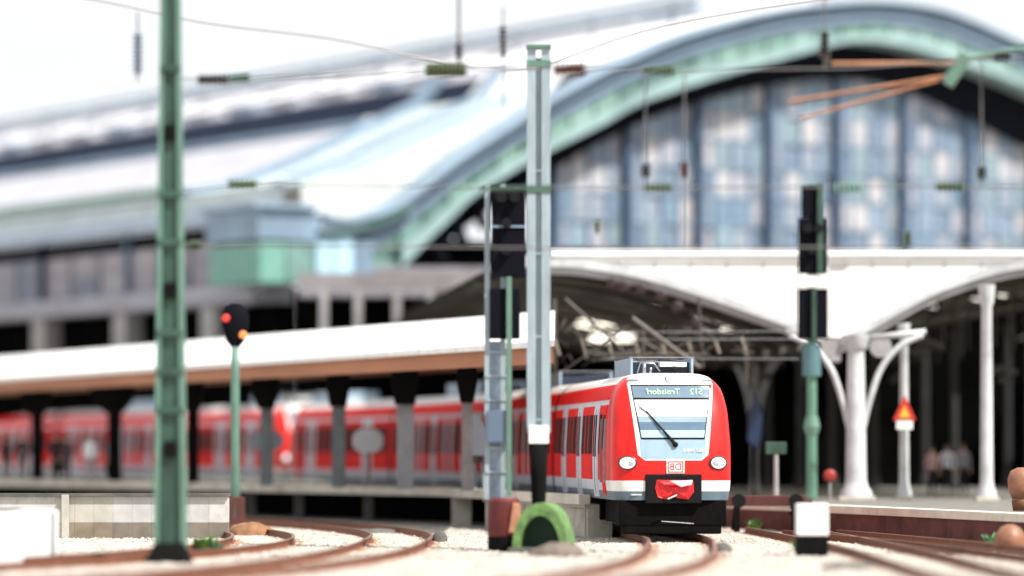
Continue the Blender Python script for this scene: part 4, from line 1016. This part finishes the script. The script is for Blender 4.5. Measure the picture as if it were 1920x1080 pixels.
# red cabinet under the left gantry
rc = thing('relay_cabinet', (*XY(945, 84.8), -.05), 'rounded dark red cabinet with orange face under the left signal', 'cabinet')
MB().lathe([(.36, .2), (.38, .25), (.36, 1.02), (.30, 1.08)], 20).build('drum', mat('oxide maroon', (.11, .012, .012), .6, var=.3, scale=3), rc, smooth=True, auto=40)
MB().prism([(.10, .28), (.37, .28), (.37, .95), (.20, .98)], -.42, -.20).build('face', mat('faded orange enamel', (.45, .20, .12), .6, var=.3, scale=3), rc, bevel=.04)
MB().lathe([(.37, -.14), (.37, .2)], 20).build('base', dpost, rc)
# small colour light signal
sg = thing('colour_light_signal', (*XY(441, 110), 0), 'thin pole signal with black head, red and amber lamps, beside green mast', 'signal')
def zs(py): return ZZ(py, 110)
hd = MB().lathe([(.10, zs(652)), (.26, zs(640)), (.40, zs(610)), (.40, zs(592)), (.32, zs(574)), (.12, zs(568))], 18, sy=.5).build('head', boardm, sg, smooth=True, auto=50)
MB().lathe([(.12, 0), (.12, .06), (.09, .09)], 14, M=Matrix.Translation((-.26, -.12, zs(597))) @ Matrix.Rotation(R(90), 4, 'X')).build('red_lamp', emit('red signal', (.6, .03, .02), .25), hd)
MB().lathe([(.12, 0), (.12, .06), (.09, .09)], 14, M=Matrix.Translation((.24, -.12, zs(628))) @ Matrix.Rotation(R(90), 4, 'X')).build('amber_lamp', emit('amber signal', (.7, .22, .06), .3), hd)
MB().lathe([(.16, .1), (.14, 1.2), (.13, zs(700)), (.10, zs(650))], 12).build('pole', lgreen, sg, smooth=True)
MB().box(-.20, .28, -.15, .15, -.19, .75).build('base_box', mat('oxide maroon dark', (.08, .02, .015), .7, var=.3, scale=3), sg, bevel=.04)
# ------------------------------------------------------------------ span wires with insulators
def insulator(parent, x, z, half, m, r_=.11, vertical=False):
    pr_ = []
    n = max(4, int(half*2/.09))
    for i in range(n):
        z0 = -half+2*half*i/n; q = 2*half/n; pr_ += [(r_*.45, z0), (r_, z0+q*.35), (r_, z0+q*.55), (r_*.45, z0+q*.9)]
    M = Matrix.Translation((x, 0, z)); M = M if vertical else M @ Matrix.Rotation(R(90), 4, 'Y')
    return MB().lathe(pr_, 12, M=M).build('insulator', m, parent, smooth=True, auto=50)
XL = XY(335, 76)[0]; YS = 76.3
def span(label, pts, ins, r_=.018, tubes=[]):
    t = thing('span_wire', (0, YS, 0), label, 'wire', 0, 'cross-span wires')
    P = [(W(x, y, YS).x, 0, W(x, y, YS).z) for x, y in pts]
    MB().tube(P, r_, 5).build('wire', wirem, t)
    for (x, y, half, m, rr_, vert) in ins: q = W(x, y, YS); insulator(t, q.x, q.z, half, m, rr_, vert)
    for (x0, y0, x1, y1, m, rr_) in tubes: a = W(x0, y0, YS); b = W(x1, y1, YS); MB().tube([(a.x, 0, a.z), (b.x, 0, b.z)], rr_, 8).build('tube', m, t)
    return t
drk = mat('black glaze', (.012, .008, .006), .25)
span('upper cross-span wire with dark insulators', [(338,148),(410,150),(835,131),(1010,128),(1235,132),(1600,128),(1870,108),(2380,100)],
     [(400,150,.32,drk,.13,False), (835,131,.36,drk,.17,False), (1068,131,.33,brownins,.15,False), (1235,132,.33,olive,.10,False), (1880,106,.18,drk,.12,False)],
     tubes=[(430,149,468,146,greenp,.09), (797,131,875,131,olive,.15)])
span('middle cross-span wire with olive insulators', [(338,362),(455,346),(940,352),(1235,352),(1600,350),(1780,350),(2380,352)],
     [(455,346,.30,olive,.12,False), (1235,352,.30,olive,.10,False), (1590,352,.30,lgreen,.10,False), (1782,350,.30,olive,.11,False)], tubes=[(900,354,1035,352,greenp,.05)])
span('lower cross-span wire beside the green mast', [(338,460),(480,462),(700,462),(1100,466),(1700,462),(2380,462)], [(366,460,.13,olive,.11,False), (1120,425,.14,olive,.08,True), (1700,448,.16,olive,.10,True)])
for (label, x, y0, y1, yi, m, hh, rr_) in [
    ('hanging rod with dark clamp, over the round roof, left one', 860, -20, 122, 92, drk, .15, .09), ('hanging rod with dark insulator, right of the first', 943, 10, 200, 75, drk, .30, .08),
    ('pale hanging insulator in the white sky at far left', 258, 20, 150, 98, mat('grey blue glaze', (.25, .30, .40), .3), .42, .11),
    ('drop wire with dark insulator before the glass wall, leftmost', 1210, 135, 352, 318, drk, .14, .12), ('drop wire with brown insulator before the glass wall', 1283, 132, 462, 316, brownins, .17, .11),
    ('vertical hanger with dark clamp at the arch crown', 1546, -10, 128, 80, drk, .28, .12), ('drop wire with small insulator near the right column', 1840, 110, 350, 322, drk, .14, .12)]:
    t = thing('hanger_wire', (W(x, 0, YS+.3).x, YS+.3, 0), label, 'wire', 0, 'hanging wires and rods'); z0, z1 = ZZ(y1, YS), ZZ(y0, YS)
    MB().tube([(0,0,z0), (0,0,z1)], .02 if x != 860 else .035, 5).build('rod', wirem, t); insulator(t, 0, ZZ(yi, YS), hh, m, rr_, True)
# copper-brown registration arms
ra = thing('registration_arm', (0, YS+.5, 0), 'copper-brown bracket tubes with green joint below the arch crown', 'wire bracket')
def rt(x0, y0, x1, y1, m, r_, nm='tube'): a = W(x0, y0, YS+.5); b = W(x1, y1, YS+.5); MB().tube([(a.x, 0, a.z), (b.x, 0, b.z)], r_, 8).build(nm, m, ra)
rt(1560,119,1790,118,coppert,.040); rt(1790,140,1480,190,coppert,.034); rt(1760,150,1500,222,coppert,.030); rt(1776,158,1812,104,lgreen,.14,'joint'); rt(1812,110,1925,88,lgreen,.05); rt(1920,88,2380,60,wirem,.03,'stay'); rt(1545,60,1552,120,gst,.05)
for (label, pts, Yw) in [('sagging feeder wire crossing the white sky at left', [(-40,-30),(180,0),(380,42),(620,72),(760,103),(900,128),(1010,130)], 84), ('thin contact wire rising above the hall roof', [(1010,128),(1200,60),(1400,20),(1700,-20)], 86)]:
    o = MB().tube([tuple(W(x, y, Yw)) for x, y in catmull(pts, 4)], .028, 5).build('feeder_wire', mat('grey cable', (.30, .29, .30), .6), None); tag(o, label, 'wire')
# ------------------------------------------------------------------ foreground clutter
tub = thing('concrete_barrier', (0, 0, -.19), 'low rounded white concrete barrier cut off by the left edge', 'barrier')
bp_ = [(-12.5, 58), (-10.6, 62), (-10.0, 67), (-9.72, 72), (-9.6, 77), (-9.62, 79.2), (-9.9, 80.6), (-10.6, 81.3), (-12.5, 81.5)]
MB().plan(catmull(bp_, 5), .06, 1.02).build('wall', wconc, tub, bevel=.05)
MB().plan([(x+.22*(i_ < 6)+.1, y+(.25 if i_ > 5 else 0)) for i_, (x, y) in enumerate(bp_)], -.01, .055).build('painted_shadow_margin', mat('painted ground shadow', (.07, .06, .05), .95, var=.5, scale=2), tub)  # dark margin paints the barrier's shadow on the ground
MB().box(-12.2, -10.45, 77.2, 79.8, 1.0, 1.045).build('dark_slot', dpost, tub, bevel=.01)  # dark box paints the darkness of an open slot
rw = thing('retaining_wall', (0, 0, -.19), 'low beige and grey retaining wall behind the green mast', 'wall')
x0 = XY(-40, 97)[0]; 
for i in range(13):
    px0 = -40+i*36; a = XY(px0, 97)[0]; b = XY(px0+35.8, 97)[0]
    m = [mat('cream render', (.44, .42, .37), .85, var=.2, scale=2), mat('grey render', (.45, .445, .435), .85, var=.2, scale=2), wconc, mat('pale render', (.48, .47, .45), .85, var=.35, scale=1.5)][(0 if i in (4,5,6) else 1 if i in (7,8,11) else 3)]
    MB().box(a, b, 97, 97.4, .42, 1.10).build('wall_panel', m, rw, bevel=.006)
    MB().box(a, b, 96.95, 97.4, 0, .415).build('plinth_block', mat('brown plinth', (.22, .18, .13), .9, var=.3, scale=2) if i < 7 else mat('slate plinth', (.17, .145, .12), .9, var=.3, scale=2), rw, bevel=.006)
MB().box(XY(118, 97)[0], XY(130, 97)[0], 96.7, 96.95, 0, 1.15).build('buttress', mat('cream render', (.5,.46,.36)), rw)
MB().box(x0, XY(430, 97)[0], 96.9, 97.5, 1.105, 1.18).build('capping', dconc, rw)
gh = thing('arched_hood', (*XY(1018, 84.0), -.19), 'light green arched metal hood with dark opening beside platform end', 'cover', R(-8))
mb = MB(); n = 22
for layer, (ro, ri) in enumerate([(.62, .45)]):
    vs = []; fs = []
    for i in range(n+1):
        a_ = math.pi*i/n
        for r_ in (ro, ri):
            for d in (-.55, .9): vs.append((r_*math.cos(a_)*1.0, d, .10+r_*math.sin(a_)*1.65))
    for i in range(n):
        a = i*4; b = a+4; fs += [(a, a+1, b+1, b), (a+2, b+2, b+3, a+3), (a, b, b+2, a+2), (a+1, a+3, b+3, b+1)]
    fs += [(0,2,3,1), (n*4, n*4+1, n*4+3, n*4+2)]
    mb.add(vs, fs)
mb.build('hood_shell', mat('fresh green paint', (.12, .23, .07), .8, var=.6, scale=4), gh, smooth=True, auto=40)
MB().prism([(.45*math.cos(math.pi*i/14), .10+.45*1.65*math.sin(math.pi*i/14)) for i in range(15)], .2, .28).build('back_plate', mat('deep green', (.03, .075, .045), .7), gh)
MB().box(-.70, .72, -.7, .95, 0, .12).build('base_slab', dconc, gh, bevel=.03)
# weeds and spoil
def tuft(px, Y, h_, label, n=26, m=leaf, z=-.19, spread=.3):
    rr_ = random.Random(int(px)); t = thing('weed_tuft', (*XY(px, Y), z), label, 'plant', 0, 'weeds between the tracks'); mb = MB()
    for i in range(n):
        a_ = rr_.uniform(0, 6.28); l = h_*rr_.uniform(.5, 1); o = spread*rr_.uniform(.2, 1); wd = .035+.03*rr_.random()
        c, s_ = math.cos(a_), math.sin(a_); bx, by = c*o*.3, s_*o*.3
        mb.add([(bx-s_*wd, by+c*wd, 0), (bx+s_*wd, by-c*wd, 0), (bx+c*o*.6+s_*wd, by+s_*o*.6-c*wd, l*.7), (bx+c*o*.6-s_*wd, by+s_*o*.6+c*wd, l*.7), (bx+c*o, by+s_*o, l)], [(0,1,2,3), (3,2,4)])
    mb.build('leaves', m, t, fix=False)
    MB().tube([(0,0,0), (0,0,h_*.6)], .02, 5).build('stem', leaf, t)
tuft(384, 84, .42, 'green weed tuft at the foot of the green mast', 60, spread=.35)
tuft(402, 83, .30, 'small darker weed tuft just right of the mast', 30, mat('dull leaves', (.03, .09, .03), .7), spread=.25)
tuft(1190, 64, .22, 'tiny weed between the rails at bottom', 16) if False else None
tuft(1415, 106, .38, 'bright green weed below the platform coping right of train', 30)
tuft(1912, 86.5, .50, 'fresh green weed at the right edge by the brick wall', 60, spread=.32)
tuft(1862, 87.5, .40, 'round pale green weed left of the orange lantern', 50, mat('grey green leaves', (.10, .22, .10), .7), spread=.28)
tuft(1500, 84.5, .28, 'low weed beside the white signal base', 20)
for (px, Y, r_, hh, m, label) in [(470, 100, .42, .36, mat('orange brown spoil', (.24, .12, .06), .9, var=.4, scale=4, bump=.6), 'orange-brown heap of spoil by the thin signal pole'),
                              (1045, 80.5, .40, .30, mat('grey brown stone', (.16, .13, .11), .9, var=.4, scale=4), 'grey-brown stone slab in front of the green hood'),
                              (1354, 84, .16, .22, dconc, 'small black stump right of the rails before the train'),
                              (825, 93, .14, .28, dconc, 'small dark stump where the left rail ends'),
                              (700, 103, .5, .14, dconc, 'flat dark point machine cover between the left tracks'),
                              (1590, 72, .35, .14, dconc, 'dark ground cover plate left of the right rails')]:
    rr_ = random.Random(int(px)); mb = MB(); rings = [(1, 0), (.95, .4), (.7, .8), (.3, 1)]; vs = []; fs = []; n = 12
    for (q, z) in rings:
        for j in range(n): a_ = 6.283*j/n; e = rr_.uniform(.85, 1.15); vs.append((r_*q*e*1.5*math.cos(a_), r_*q*e*math.sin(a_), z*hh*rr_.uniform(.9, 1.1)))
    for i in range(3):
        for j in range(n): fs.append((i*n+j, i*n+(j+1)%n, (i+1)*n+(j+1)%n, (i+1)*n+j))
    fs.append(tuple(range(3*n, 4*n))); fs.append(tuple(range(n))[::-1])
    mb.add(vs, fs); o = mb.build('spoil_heap' if 'heap' in label else 'stone_slab' if 'stone' in label else 'ground_stump' if 'stump' in label else 'cover_plate', m, None, smooth=True, auto=50); o.location = (*XY(px, Y), -.19)
    tag(o, label, 'heap' if 'heap' in label else 'stone' if 'stone' in label else 'stump' if 'stump' in label else 'cover')
ol = thing('ground_lantern', (*XY(1894, 84.5), -.19), 'rounded orange-brown ground lantern at the lower right edge', 'lantern')
om = mat('orange brown enamel', (.27, .12, .065), .5, var=.3, scale=3)
MB().lathe([(.20, 0), (.34, .12), (.36, .35), (.22, .55), (.08, .62)], 18).build('body', om, ol, smooth=True); MB().lathe([(.22, -.0), (.22, .06)], 14).build('base', dpost, ol)
ob = thing('litter_bin', (*XY(1916, 93.0), .60), 'rounded orange-brown litter bin on platform cut by the right edge', 'bin')
MB().lathe([(.22, .0), (.26, .25), (.24, .28)], 18).build('base', mat('dark brown enamel', (.16, .06, .03), .6), ob, smooth=True)  # lower part is a darker brown than the body
MB().lathe([(.24, .29), (.34, .5), (.36, .8), (.28, 1.0), (.10, 1.08)], 20).build('body', om, ob, smooth=True)
print('objects', len(bpy.data.objects))
